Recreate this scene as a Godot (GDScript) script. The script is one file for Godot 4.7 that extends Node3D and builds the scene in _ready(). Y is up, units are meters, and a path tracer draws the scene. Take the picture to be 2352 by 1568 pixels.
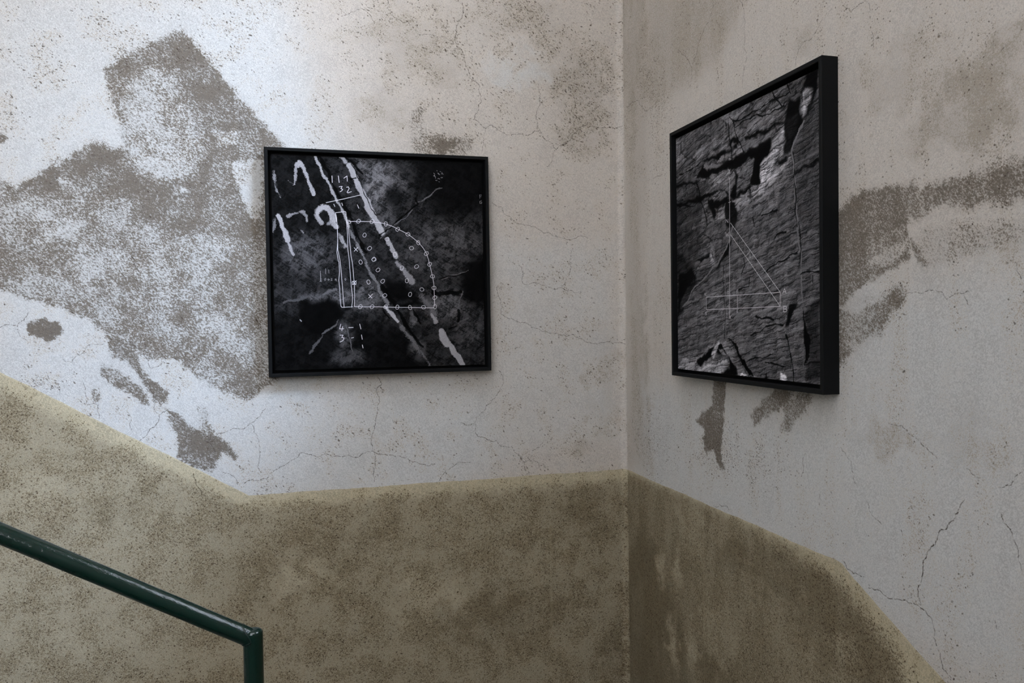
extends Node3D
# A stair landing with two framed prints. Metres; the inner corner of the two walls is x = 0, z = 0, the landing floor y = 0.

const DADO := 0.98            # height of the painted dado above the landing
const LANDING := 1.15         # the landing is this wide and deep

var plaster_left: StandardMaterial3D
var plaster_right: StandardMaterial3D
var dado_left_paint: StandardMaterial3D
var dado_right_paint: StandardMaterial3D
var plain_plaster: StandardMaterial3D
var plain_dado: StandardMaterial3D
var roof_glass: StandardMaterial3D
var clear_glass: StandardMaterial3D
var frame_wood: StandardMaterial3D
var green_paint: StandardMaterial3D
var window_paint: StandardMaterial3D
var concrete: StandardMaterial3D

func _ready():
	# ---- camera
	var cam := Camera3D.new()
	cam.name = "camera"
	cam.position = Vector3(-1.1082, 1.5, 2.4975)
	cam.basis = Basis.from_euler(Vector3(-0.0239, -0.2731, -0.0147), EULER_ORDER_YXZ)
	cam.fov = 47.83
	cam.near = 0.05
	cam.far = 200.0
	add_child(cam)
	cam.current = true
	# ---- sky, exposure
	var env := Environment.new()
	env.background_mode = Environment.BG_SKY
	var sky := Sky.new()
	var sm := ProceduralSkyMaterial.new()
	sm.sky_top_color = Color(0.80, 0.83, 0.88)
	sm.sky_horizon_color = Color(0.86, 0.88, 0.91)
	sm.ground_bottom_color = Color(0.36, 0.35, 0.33)
	sm.ground_horizon_color = Color(0.62, 0.62, 0.62)
	sm.energy_multiplier = 2.4
	sky.sky_material = sm
	env.sky = sky
	env.ambient_light_source = Environment.AMBIENT_SOURCE_SKY
	env.tonemap_mode = Environment.TONE_MAPPER_LINEAR
	env.tonemap_exposure = 6.85
	env.sdfgi_enabled = true
	env.ssao_enabled = true
	env.ssil_enabled = true
	var we := WorldEnvironment.new()
	we.name = "world"
	we.environment = env
	add_child(we)
	# ---- the veiled sun: high, beyond the right wall, about twelve degrees wide
	var sun := DirectionalLight3D.new()
	sun.name = "veiled_sun"
	sun.look_at_from_position(Vector3(1.11, 1.28, 1.0), Vector3.ZERO)
	sun.light_color = Color(0.78, 0.87, 1.0)
	sun.light_energy = 0.30
	sun.light_angular_distance = 14.0
	sun.shadow_enabled = true
	sun.sky_mode = DirectionalLight3D.SKY_MODE_LIGHT_ONLY
	add_child(sun)
	make_materials()
	build_shell()
	build_pictures()
	build_handrail()

# ------------------------------------------------------------------ small helpers
func keep(o: Node3D, called: String, parent: Node = null) -> Node3D:
	o.name = called
	(parent if parent else self).add_child(o, true)
	return o

func mesh_of(st: SurfaceTool, called: String, mat: Material, parent: Node = null) -> MeshInstance3D:
	var o := MeshInstance3D.new()
	o.mesh = st.commit()
	o.material_override = mat
	o.cast_shadow = GeometryInstance3D.SHADOW_CASTING_SETTING_ON
	keep(o, called, parent)
	return o

func begin() -> SurfaceTool:
	var st := SurfaceTool.new()
	st.begin(Mesh.PRIMITIVE_TRIANGLES)
	return st

func tag(o: Node, label: String, category: String, group := "") -> void:
	o.set_meta("label", label)
	o.set_meta("category", category)
	if group:
		o.set_meta("group", group)

func structure(o: Node, label := "", category := "") -> void:
	o.set_meta("kind", "structure")
	if label:
		o.set_meta("label", label)
		o.set_meta("category", category)

# A four-cornered face, corners given anticlockwise as seen from its outside.
func quad(st: SurfaceTool, a: Vector3, b: Vector3, c: Vector3, d: Vector3, ua := Vector2.ZERO, ub := Vector2.ZERO, uc := Vector2.ZERO, ud := Vector2.ZERO) -> void:
	var n := (b - a).cross(c - a)
	if n.length() < 1e-12:
		n = (c - a).cross(d - a)
	n = n.normalized()
	var p := [a, c, b, a, d, c]
	var u := [ua, uc, ub, ua, ud, uc]
	for i in 6:
		st.set_normal(n)
		st.set_uv(u[i])
		st.add_vertex(p[i])

func box(st: SurfaceTool, lo: Vector3, hi: Vector3) -> void:
	var v := []
	for i in 8:
		v.append(Vector3(hi.x if i & 1 else lo.x, hi.y if i & 2 else lo.y, hi.z if i & 4 else lo.z))
	for f in [[4, 5, 7, 6], [1, 0, 2, 3], [0, 4, 6, 2], [5, 1, 3, 7], [6, 7, 3, 2], [0, 1, 5, 4]]:
		var a: Vector3 = v[f[0]]
		var b: Vector3 = v[f[1]]
		var d: Vector3 = v[f[3]]
		var w := (b - a).length()
		var h := (d - a).length()
		quad(st, a, b, v[f[2]], d, Vector2(0, 0), Vector2(w, 0), Vector2(w, h), Vector2(0, h))

func box_part(called: String, lo: Vector3, hi: Vector3, mat: Material, parent: Node = null) -> MeshInstance3D:
	var st := begin()
	box(st, lo, hi)
	return mesh_of(st, called, mat, parent)

# A tube along a path of points, with radii, closed at both ends.
func tube(st: SurfaceTool, path: PackedVector3Array, r: float, sides := 24) -> void:
	var rings := []
	var side := Vector3.ZERO
	for i in path.size():
		var fwd := (path[mini(i + 1, path.size() - 1)] - path[maxi(i - 1, 0)]).normalized()
		if side == Vector3.ZERO:
			side = fwd.cross(Vector3(0, 0, 1) if absf(fwd.z) < 0.9 else Vector3.UP).normalized()
		side = (side - fwd * side.dot(fwd)).normalized()
		var up := side.cross(fwd)
		var ring := []
		for k in sides + 1:
			var t := TAU * k / sides
			ring.append([path[i], side * cos(t) + up * sin(t)])
		rings.append(ring)
	var run := 0.0
	for i in path.size() - 1:
		var next := run + (path[i + 1] - path[i]).length()
		for k in sides:
			for e in [[0, 0], [1, 1], [1, 0], [0, 0], [0, 1], [1, 1]]:
				var q = rings[i + e[0]][k + e[1]]
				st.set_normal(q[1])
				st.set_uv(Vector2((k + e[1]) / float(sides), (next if e[0] else run) * 4.0))
				st.add_vertex(q[0] + q[1] * r)
		run = next
	for e in [0, path.size() - 1]:
		var n := (path[0] - path[1] if e == 0 else path[e] - path[e - 1]).normalized()
		for k in sides:
			for q in ([0, 1, 2] if e == 0 else [0, 2, 1]):
				st.set_normal(n)
				st.set_uv(Vector2.ZERO)
				st.add_vertex(path[e] if q == 0 else path[e] + rings[e][k + q - 1][1] * r)

func make_materials() -> void:
	make_noises()
	var old := Vector3(201, 190, 177)
	var fresh := Vector3(204, 205, 203)
	var ground := Vector3(102, 94, 84)
	var stain := Vector3(155, 147, 134)
	var speck := Vector3(64, 55, 46)
	plaster_left = coat_material(coat(left_shapes(), left_cracks(), LEFT_AT, LEFT_SIZE, 2048, 1656, 1, [old, fresh, ground, stain, speck], [0.85, 0.0006, 0.0003, 1.0], [0.0, 0.14, 0.6, 0.04]), 0.10)
	plaster_right = coat_material(coat(right_shapes(), right_cracks(), RIGHT_AT, RIGHT_SIZE, 1792, 2048, 5, [old, fresh, ground, stain, speck], [0.85, 0.0006, 0.0003, 0.8], [0.0, 0.14, 0.5, 0.04]), 0.09)
	var d_old := Vector3(178, 168, 144)
	var d_new := Vector3(193, 183, 155)
	var d_ground := Vector3(110, 98, 80)
	var d_stain := Vector3(109, 99, 78)
	var d_speck := Vector3(60, 48, 34)
	dado_left_paint = coat_material(coat(left_dado_shapes(), left_dado_cracks(), LEFT_DADO_AT, LEFT_DADO_SIZE, 2048, 1208, 2, [d_old, d_new, d_ground, d_stain, d_speck], [0.85, 0.0010, 0.0005, 0.8], [0.0, 0.5, 0.1, 0.4]), 0.08)
	dado_right_paint = coat_material(coat(right_dado_shapes(), [], RIGHT_DADO_AT, RIGHT_DADO_SIZE, 1792, 884, 3, [d_old, d_new, d_ground, d_stain, d_speck], [0.85, 0.0010, 0.0005, 0.8], [0.0, 0.55, 0.1, 0.5]), 0.08)
	frame_wood = plain(Color(0.085, 0.088, 0.090), 0.55)
	frame_wood.metallic_specular = 0.2
	green_paint = paint_of_rail()
	window_paint = plain(Color(0.52, 0.50, 0.46), 0.55)
	plain_plaster = coat_material(coat([], [], Vector2.ZERO, Vector2(TILE_SIZE, TILE_SIZE), 1024, 1024, 7, [old, fresh, ground, stain, speck], [0.85, 0.0006, 0.0003, 0.8], [0.0, 0.16, 0.55, 0.12]), 0.09)
	plain_dado = coat_material(coat([], [], Vector2.ZERO, Vector2(TILE_SIZE, TILE_SIZE), 1024, 1024, 8, [d_old, d_new, d_ground, d_stain, d_speck], [0.85, 0.0010, 0.0005, 0.8], [0.0, 0.5, 0.1, 0.4]), 0.08)
	plain_plaster.texture_repeat = true
	concrete = plain(Color(0.46, 0.44, 0.41), 0.85)
	roof_glass = plain(Color(1.0, 0.83, 0.60, 0.30), 0.05)   # old yellowed panes
	roof_glass.transparency = BaseMaterial3D.TRANSPARENCY_ALPHA
	clear_glass = plain(Color(0.80, 0.84, 0.84, 0.24), 0.05)   # dusty
	clear_glass.transparency = BaseMaterial3D.TRANSPARENCY_ALPHA

func plain(c: Color, rough: float) -> StandardMaterial3D:
	var m := StandardMaterial3D.new()
	m.albedo_color = c
	m.roughness = rough
	return m


# Thick hand-brushed gloss: runs and lumps in the coat, small rusty chips.
func paint_of_rail() -> StandardMaterial3D:
	var n := 512
	var a := evened(tile_noise(41, 0.02, 4, FastNoiseLite.TYPE_SIMPLEX_SMOOTH, n, n))
	var b := evened(tile_noise(42, 0.09, 3, FastNoiseLite.TYPE_SIMPLEX_SMOOTH, n, n))
	var rgb := PackedByteArray()
	rgb.resize(n * n * 3)
	var bump := PackedByteArray()
	bump.resize(n * n)
	for i in n * n:
		var c := Vector3(6, 36, 29) * (0.94 + 0.12 * a[i] / 255.0)
		var chip := smoothstep(248.0, 253.0, float(b[i])) * smoothstep(120.0, 200.0, float(a[i]))
		c = c.lerp(Vector3(60, 30, 22), chip * 0.8)
		for k in 3:
			rgb[i * 3 + k] = clampi(int(c[k]), 0, 255)
		bump[i] = clampi(int(a[i] * 0.6 + b[i] * 0.25 - chip * 60.0 + 20.0), 0, 255)
	var m := StandardMaterial3D.new()
	m.albedo_texture = ImageTexture.create_from_image(Image.create_from_data(n, n, false, Image.FORMAT_RGB8, rgb))
	m.roughness = 0.15
	m.metallic_specular = 0.5
	m.heightmap_enabled = true
	m.heightmap_texture = ImageTexture.create_from_image(Image.create_from_data(n, n, false, Image.FORMAT_L8, bump))
	m.heightmap_scale = 0.03
	return m

# ------------------------------------------------------------------ the stairwell
const TILE_SIZE := 1.05   # metres that the plain coat's texture spans before it is mirrored

# One face of a wall. Within `at` .. `at + size` it wears the wall's own coat (st), beyond that the plain coat (more).
func wall_face(st: SurfaceTool, more: SurfaceTool, origin: Vector3, along: Vector3, us: Array, vs: Array, at: Vector2, size: Vector2, hole := Rect2()) -> void:
	var cu := cuts(us, at.x, size.x, [hole.position.x, hole.end.x] if hole.size.x > 0.0 else [])
	var cv := cuts(vs, at.y, size.y, [hole.position.y, hole.end.y] if hole.size.x > 0.0 else [])
	for i in cu.size() - 1:
		for j in cv.size() - 1:
			var mid := Vector2((cu[i] + cu[i + 1]) / 2, (cv[j] + cv[j + 1]) / 2)
			if hole.size.x > 0.0 and hole.has_point(mid):
				continue
			var own := Rect2(at, size).has_point(mid)
			var p := []
			var u := []
			for e in [[0, 0], [1, 0], [1, 1], [0, 1]]:
				var q := Vector2(cu[i + e[0]], cv[j + e[1]])
				p.append(origin + along * q.x + Vector3.UP * q.y)
				u.append(coat_uv(q, at, size, own))
			quad(st if own else more, p[0], p[1], p[2], p[3], u[0], u[1], u[2], u[3])

func coat_uv(q: Vector2, at: Vector2, size: Vector2, own: bool) -> Vector2:
	if own:
		return Vector2((q.x - at.x) / size.x, 1.0 - (q.y - at.y) / size.y)
	return Vector2(pingpong((q.x - at.x) / TILE_SIZE, 1.0), 1.0 - pingpong((q.y - at.y) / TILE_SIZE, 1.0))

func cuts(ends: Array, at: float, size: float, more: Array) -> Array:
	var c := [ends[0], ends[1]]
	var wanted := more + [at + size]
	for k in range(-8, 9):
		wanted.append(at + k * TILE_SIZE)
	for x in wanted:
		if x > ends[0] + 1e-4 and x < ends[1] - 1e-4:
			c.append(x)
	c.sort()
	var out := []
	for x in c:
		if out.is_empty() or x - out[-1] > 1e-5:
			out.append(x)
	return out

# A coat of paint half a millimetre thick: the area under `edge` (points from the corner outwards), on the plane spanned by `along` and up.
func paint_coat(edge: PackedVector2Array, bottom: float, origin: Vector3, along: Vector3, out: Vector3, at: Vector2, size: Vector2, mat: Material, parent: Node) -> void:
	var st := begin()
	var more := begin()
	var t := 0.0005
	for i in edge.size() - 1:
		var a := edge[i]
		var b := edge[i + 1]
		var cv := cuts([bottom, minf(a.y, b.y) - 0.008], at.y, size.y, [])
		var rows := []
		for q in [a, b]:
			var col := []
			for y in cv:
				col.append(Vector2(q.x, y))
			col.append(Vector2(q.x, q.y - 0.004))
			col.append(q)
			rows.append(col)
		var last: int = rows[0].size() - 2
		for j in last + 1:
			var c := [rows[0][j], rows[1][j], rows[1][j + 1], rows[0][j + 1]]
			var own := Rect2(at, size).has_point((c[0] + c[2]) / 2)
			var p := []
			var u := []
			for k in 4:
				var q: Vector2 = c[k]
				p.append(origin + along * q.x + Vector3.UP * q.y + out * (0.0 if j == last and k > 1 else t))
				u.append(coat_uv(q, at, size, own))
			add_facing(st if own else more, p, u, out)
	mesh_of(st, "painted_dado", mat, parent)
	mesh_of(more, "painted_dado", plain_dado, parent)

func add_facing(st: SurfaceTool, p: Array, u: Array, out: Vector3) -> void:
	if (p[1] - p[0]).cross(p[2] - p[0]).dot(out) >= 0.0:
		quad(st, p[0], p[1], p[2], p[3], u[0], u[1], u[2], u[3])
	else:
		quad(st, p[3], p[2], p[1], p[0], u[3], u[2], u[1], u[0])

const LEFT_AT := Vector2(-2.10, 0.95)
const LEFT_SIZE := Vector2(2.10, 1.70)
const RIGHT_AT := Vector2(0.0, 0.80)
const RIGHT_SIZE := Vector2(1.575, 1.85)
const LEFT_DADO_AT := Vector2(-2.10, 0.20)
const LEFT_DADO_SIZE := Vector2(2.10, 1.24)
const RIGHT_DADO_AT := Vector2(0.0, 0.20)
const RIGHT_DADO_SIZE := Vector2(1.575, 0.80)
const LOW := -2.3
const TOP := 5.8
const FAR := 3.7
const WINDOW := Rect2(0.80, 2.5, 1.66, 2.5)   # z and y of the opening in the right wall, arched above SPRING
const SPRING := 2.65
const BACK_WINDOW := Rect2(-3.5, 2.0, 2.0, 2.7)  # x and y of the opening in the back wall
const ROOF_LIGHT := Rect2(-2.9, 1.2, 2.3, 2.3)  # x and z of the opening in the ceiling

func wobble(x: float) -> float:
	return 0.0010 * sin(x * 17.0 + 1.0) + 0.0006 * sin(x * 67.0) + 0.0004 * sin(x * 153.0 + 2.0)

func build_shell() -> void:
	# left wall
	var st := begin()
	var more := begin()
	wall_face(st, more, Vector3.ZERO, Vector3.RIGHT, [-FAR, 0.0], [LOW, TOP], LEFT_AT, LEFT_SIZE)
	box(more, Vector3(-FAR - 0.4, LOW, -0.4), Vector3(0.42, TOP, -0.001))
	var left := mesh_of(st, "wall_left", plaster_left)
	mesh_of(more, "plaster", plain_plaster, left)
	structure(left, "bright weathered plaster wall with a large grey-brown patch beside the dark rock print", "wall")
	var edge := PackedVector2Array()
	for i in range(0, 260):
		var x := -0.0175 * i
		if x < -FAR:
			break
		var y := DADO
		if x < -1.2:
			var k := smoothstep(-1.2, -1.30, x)
			y = DADO + maxf(0.0, (-1.262 - x) * 0.606) + 0.003 * k
		edge.append(Vector2(x, y + wobble(x)))
	paint_coat(edge, LOW, Vector3.ZERO, Vector3.RIGHT, Vector3(0, 0, 1), LEFT_DADO_AT, LEFT_DADO_SIZE, dado_left_paint, left)
	corner_hollow("corner_hollow", DADO + 0.001, TOP, 0.0, LEFT_AT, LEFT_SIZE, plaster_left, plain_plaster, left)
	corner_hollow("painted_corner", LOW, DADO + 0.001, 0.0005, LEFT_DADO_AT, LEFT_DADO_SIZE, dado_left_paint, plain_dado, left)
	# right wall with its tall window opening
	st = begin()
	more = begin()
	wall_face(st, more, Vector3.ZERO, Vector3(0, 0, 1), [0.0, FAR], [LOW, TOP], RIGHT_AT, RIGHT_SIZE, WINDOW)
	var right := mesh_of(st, "wall_right", plaster_right)
	mesh_of(more, "plaster", plain_plaster, right)
	structure(right, "weathered cream plaster wall with brushed brown smears around the framed cliff print", "wall")
	edge = PackedVector2Array()
	for i in range(0, 260):
		var z := 0.0175 * i
		if z > FAR:
			break
		var y := DADO
		if z > 1.116:
			y = DADO - minf((z - 1.116) * 0.60, 0.022 + maxf(0.0, z - 1.152) * 0.475)
		edge.append(Vector2(z, y + wobble(z + 7.0)))
	paint_coat(edge, LOW, Vector3.ZERO, Vector3(0, 0, 1), Vector3(-1, 0, 0), RIGHT_DADO_AT, RIGHT_DADO_SIZE, dado_right_paint, right)
	# the thickness of the right wall round the opening
	st = begin()
	var w := WINDOW
	box(st, Vector3(0.001, LOW, -0.001), Vector3(0.42, w.position.y, FAR))
	box(st, Vector3(0.001, w.end.y, -0.001), Vector3(0.42, TOP, FAR))
	box(st, Vector3(0.001, w.position.y, -0.001), Vector3(0.42, w.end.y, w.position.x))
	box(st, Vector3(0.001, w.position.y, w.end.x), Vector3(0.42, w.end.y, FAR))
	# the two spandrels that make its head an arch
	var steps := 40
	for k in steps:
		var q := []
		for e in [k, k + 1]:
			var a: float = PI * e / steps
			q.append(Vector2(w.get_center().x - cos(a) * w.size.x / 2, SPRING + sin(a) * (w.end.y - SPRING)))
		var a0: Vector2 = q[0]
		var a1: Vector2 = q[1]
		quad(st, Vector3(0, a0.y, a0.x), Vector3(0, w.end.y, a0.x), Vector3(0, w.end.y, a1.x), Vector3(0, a1.y, a1.x))
		quad(st, Vector3(0.42, a0.y, a0.x), Vector3(0.42, a1.y, a1.x), Vector3(0.42, w.end.y, a1.x), Vector3(0.42, w.end.y, a0.x))
		quad(st, Vector3(0, a0.y, a0.x), Vector3(0, a1.y, a1.x), Vector3(0.42, a1.y, a1.x), Vector3(0.42, a0.y, a0.x))
	mesh_of(st, "reveal", plain_plaster, right)
	# the other two walls, ceiling, floors
	var far_wall := box_part("wall_far", Vector3(-FAR - 0.4, LOW, 0.0), Vector3(-FAR, TOP, FAR), plain_plaster)
	structure(far_wall)
	st = begin()
	var bw := BACK_WINDOW
	box(st, Vector3(-FAR - 0.4, LOW, FAR), Vector3(bw.position.x, TOP, FAR + 0.4))
	box(st, Vector3(bw.end.x, LOW, FAR), Vector3(0.42, TOP, FAR + 0.4))
	box(st, Vector3(bw.position.x, LOW, FAR), Vector3(bw.end.x, bw.position.y, FAR + 0.4))
	box(st, Vector3(bw.position.x, bw.end.y, FAR), Vector3(bw.end.x, TOP, FAR + 0.4))
	structure(mesh_of(st, "wall_back", plain_plaster))
	st = begin()
	var r := ROOF_LIGHT
	box(st, Vector3(-FAR - 0.4, TOP, -0.4), Vector3(r.position.x, TOP + 0.3, FAR + 0.4))
	box(st, Vector3(r.end.x, TOP, -0.4), Vector3(0.42, TOP + 0.3, FAR + 0.4))
	box(st, Vector3(r.position.x, TOP, -0.4), Vector3(r.end.x, TOP + 0.3, r.position.y))
	box(st, Vector3(r.position.x, TOP, r.end.y), Vector3(r.end.x, TOP + 0.3, FAR + 0.4))
	structure(mesh_of(st, "ceiling", plain_plaster))
	structure(box_part("floor", Vector3(-FAR - 0.4, LOW - 0.3, -0.4), Vector3(0.42, LOW, FAR + 0.4), concrete))
	structure(box_part("floor_landing", Vector3(-1.42, -0.18, 0.002), Vector3(-0.002, 0.0, LANDING), concrete))
	var treads := 8
	for k in treads:
		var rise := 0.16
		var x1 := -1.42 - 0.28 * k
		var up := box_part("stair_step", Vector3(x1 - 0.28, rise * k - 0.06, 0.002), Vector3(x1, rise * (k + 1), LANDING), concrete)
		structure(up)
		var z1 := LANDING + 0.28 * k
		var down := box_part("stair_step", Vector3(-LANDING, -rise * (k + 1) - 0.2, z1), Vector3(-0.002, -rise * (k + 1), z1 + 0.28), concrete)
		structure(down)
	build_windows()


# A plastered hollow where the two walls meet, in the wall's coat above and the dado's below.
func corner_hollow(called: String, lo: float, hi: float, inset: float, at: Vector2, size: Vector2, mat: Material, beyond: Material, parent: Node) -> void:
	var st := begin()
	var more := begin()
	var r := 0.022
	var n := 10
	var cv := cuts([lo, hi], at.y, size.y, [])
	for k in n:
		for j in cv.size() - 1:
			var own: bool = cv[j] > at.y - 1e-3 and cv[j + 1] < at.y + size.y + 1e-3
			var into := st if own else more
			for e in [[0, 0], [1, 1], [1, 0], [0, 0], [0, 1], [1, 1]]:
				var a: float = PI / 2 * (k + e[0]) / n
				var y: float = cv[j + e[1]]
				into.set_normal(Vector3(-sin(a), 0, cos(a)))
				into.set_uv(coat_uv(Vector2(-0.022 + 0.022 * (k + e[0]) / n, y), at, size, own))
				into.add_vertex(Vector3(-inset - r + r * sin(a), y, inset + r - r * cos(a)))
	mesh_of(st, called, mat, parent)
	mesh_of(more, called, beyond, parent)

func build_windows() -> void:
	# the arched window in the right wall: frame, bars and panes stand at the outer side of the wall
	var t := Node3D.new()
	keep(t, "window_1")
	structure(t)
	var w := WINDOW
	var c := w.get_center().x
	var half := w.size.x / 2
	var rise := w.end.y - SPRING
	var st := begin()
	for k in 40:
		var v := []
		for e in [k, k + 1]:
			var a: float = PI * e / 40
			for i in [1.0, 0.94]:
				v.append(Vector3(0.34, SPRING + sin(a) * rise * i, c - cos(a) * half * i))
		for x in [0.0, 0.05]:
			var o := Vector3(x, 0, 0)
			quad(st, v[0] + o, v[2] + o, v[3] + o, v[1] + o)
		quad(st, v[1], v[3], v[3] + Vector3(0.05, 0, 0), v[1] + Vector3(0.05, 0, 0))
	box(st, Vector3(0.34, w.position.y, w.position.x), Vector3(0.39, SPRING, w.position.x + 0.05))
	box(st, Vector3(0.34, w.position.y, w.end.x - 0.05), Vector3(0.39, SPRING, w.end.x))
	box(st, Vector3(0.34, w.position.y, w.position.x), Vector3(0.39, w.position.y + 0.05, w.end.x))
	mesh_of(st, "window_frame", window_paint, t)
	for z in [c - half * 0.33, c + half * 0.33]:
		box_part("glazing_bar", Vector3(0.35, w.position.y + 0.05, z - 0.012), Vector3(0.38, SPRING + rise * 0.9, z + 0.012), window_paint, t)
	for k in 3:
		var y := lerpf(w.position.y, w.end.y, (k + 1) / 4.0)
		var reach := half * (1.0 if y < SPRING else sqrt(1.0 - pow((y - SPRING) / rise, 2.0))) - 0.03
		box_part("glazing_bar", Vector3(0.352, y - 0.012, c - reach), Vector3(0.378, y + 0.012, c + reach), window_paint, t)
	st = begin()
	var ring := PackedVector2Array([Vector2(c - half, w.position.y), Vector2(c + half, w.position.y)])
	for k in 33:
		var a := PI * k / 32
		ring.append(Vector2(c + cos(a) * half, SPRING + sin(a) * rise))
	for k in ring.size():
		var p := ring[k]
		var q := ring[(k + 1) % ring.size()]
		for v in [Vector2(c, SPRING), q, p]:
			st.set_normal(Vector3(-1, 0, 0))
			st.set_uv(v)
			st.add_vertex(Vector3(0.365, v.y, v.x))
	mesh_of(st, "pane", clear_glass, t)
	# the roof light over the well: a grid of yellowed panes on thin bars
	t = Node3D.new()
	keep(t, "window_2")
	structure(t)
	var r := ROOF_LIGHT
	for k in 5:
		var x := lerpf(r.position.x, r.end.x, k / 4.0)
		box_part("glazing_bar", Vector3(x - 0.02, TOP + 0.12, r.position.y), Vector3(x + 0.02, TOP + 0.18, r.end.y), window_paint, t)
	for k in 4:
		box_part("pane", Vector3(lerpf(r.position.x, r.end.x, k / 4.0) + 0.02, TOP + 0.15, r.position.y), Vector3(lerpf(r.position.x, r.end.x, (k + 1) / 4.0) - 0.02, TOP + 0.158, r.end.y), roof_glass, t)
	# the sash window in the back wall
	t = Node3D.new()
	keep(t, "window_3")
	structure(t)
	var bw := BACK_WINDOW
	for k in 3:
		var x := lerpf(bw.position.x + 0.025, bw.end.x - 0.025, k / 2.0)
		box_part("glazing_bar", Vector3(x - 0.025, bw.position.y, FAR + 0.25), Vector3(x + 0.025, bw.end.y, FAR + 0.30), window_paint, t)
	for k in 4:
		var y := lerpf(bw.position.y + 0.025, bw.end.y - 0.025, k / 3.0)
		box_part("glazing_bar", Vector3(bw.position.x, y - 0.02, FAR + 0.252), Vector3(bw.end.x, y + 0.02, FAR + 0.298), window_paint, t)
	for k in 2:
		box_part("pane", Vector3(lerpf(bw.position.x, bw.end.x, k / 2.0) + 0.03, bw.position.y + 0.05, FAR + 0.273), Vector3(lerpf(bw.position.x, bw.end.x, (k + 1) / 2.0) - 0.03, bw.end.y - 0.05, FAR + 0.277), roof_glass, t)

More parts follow.
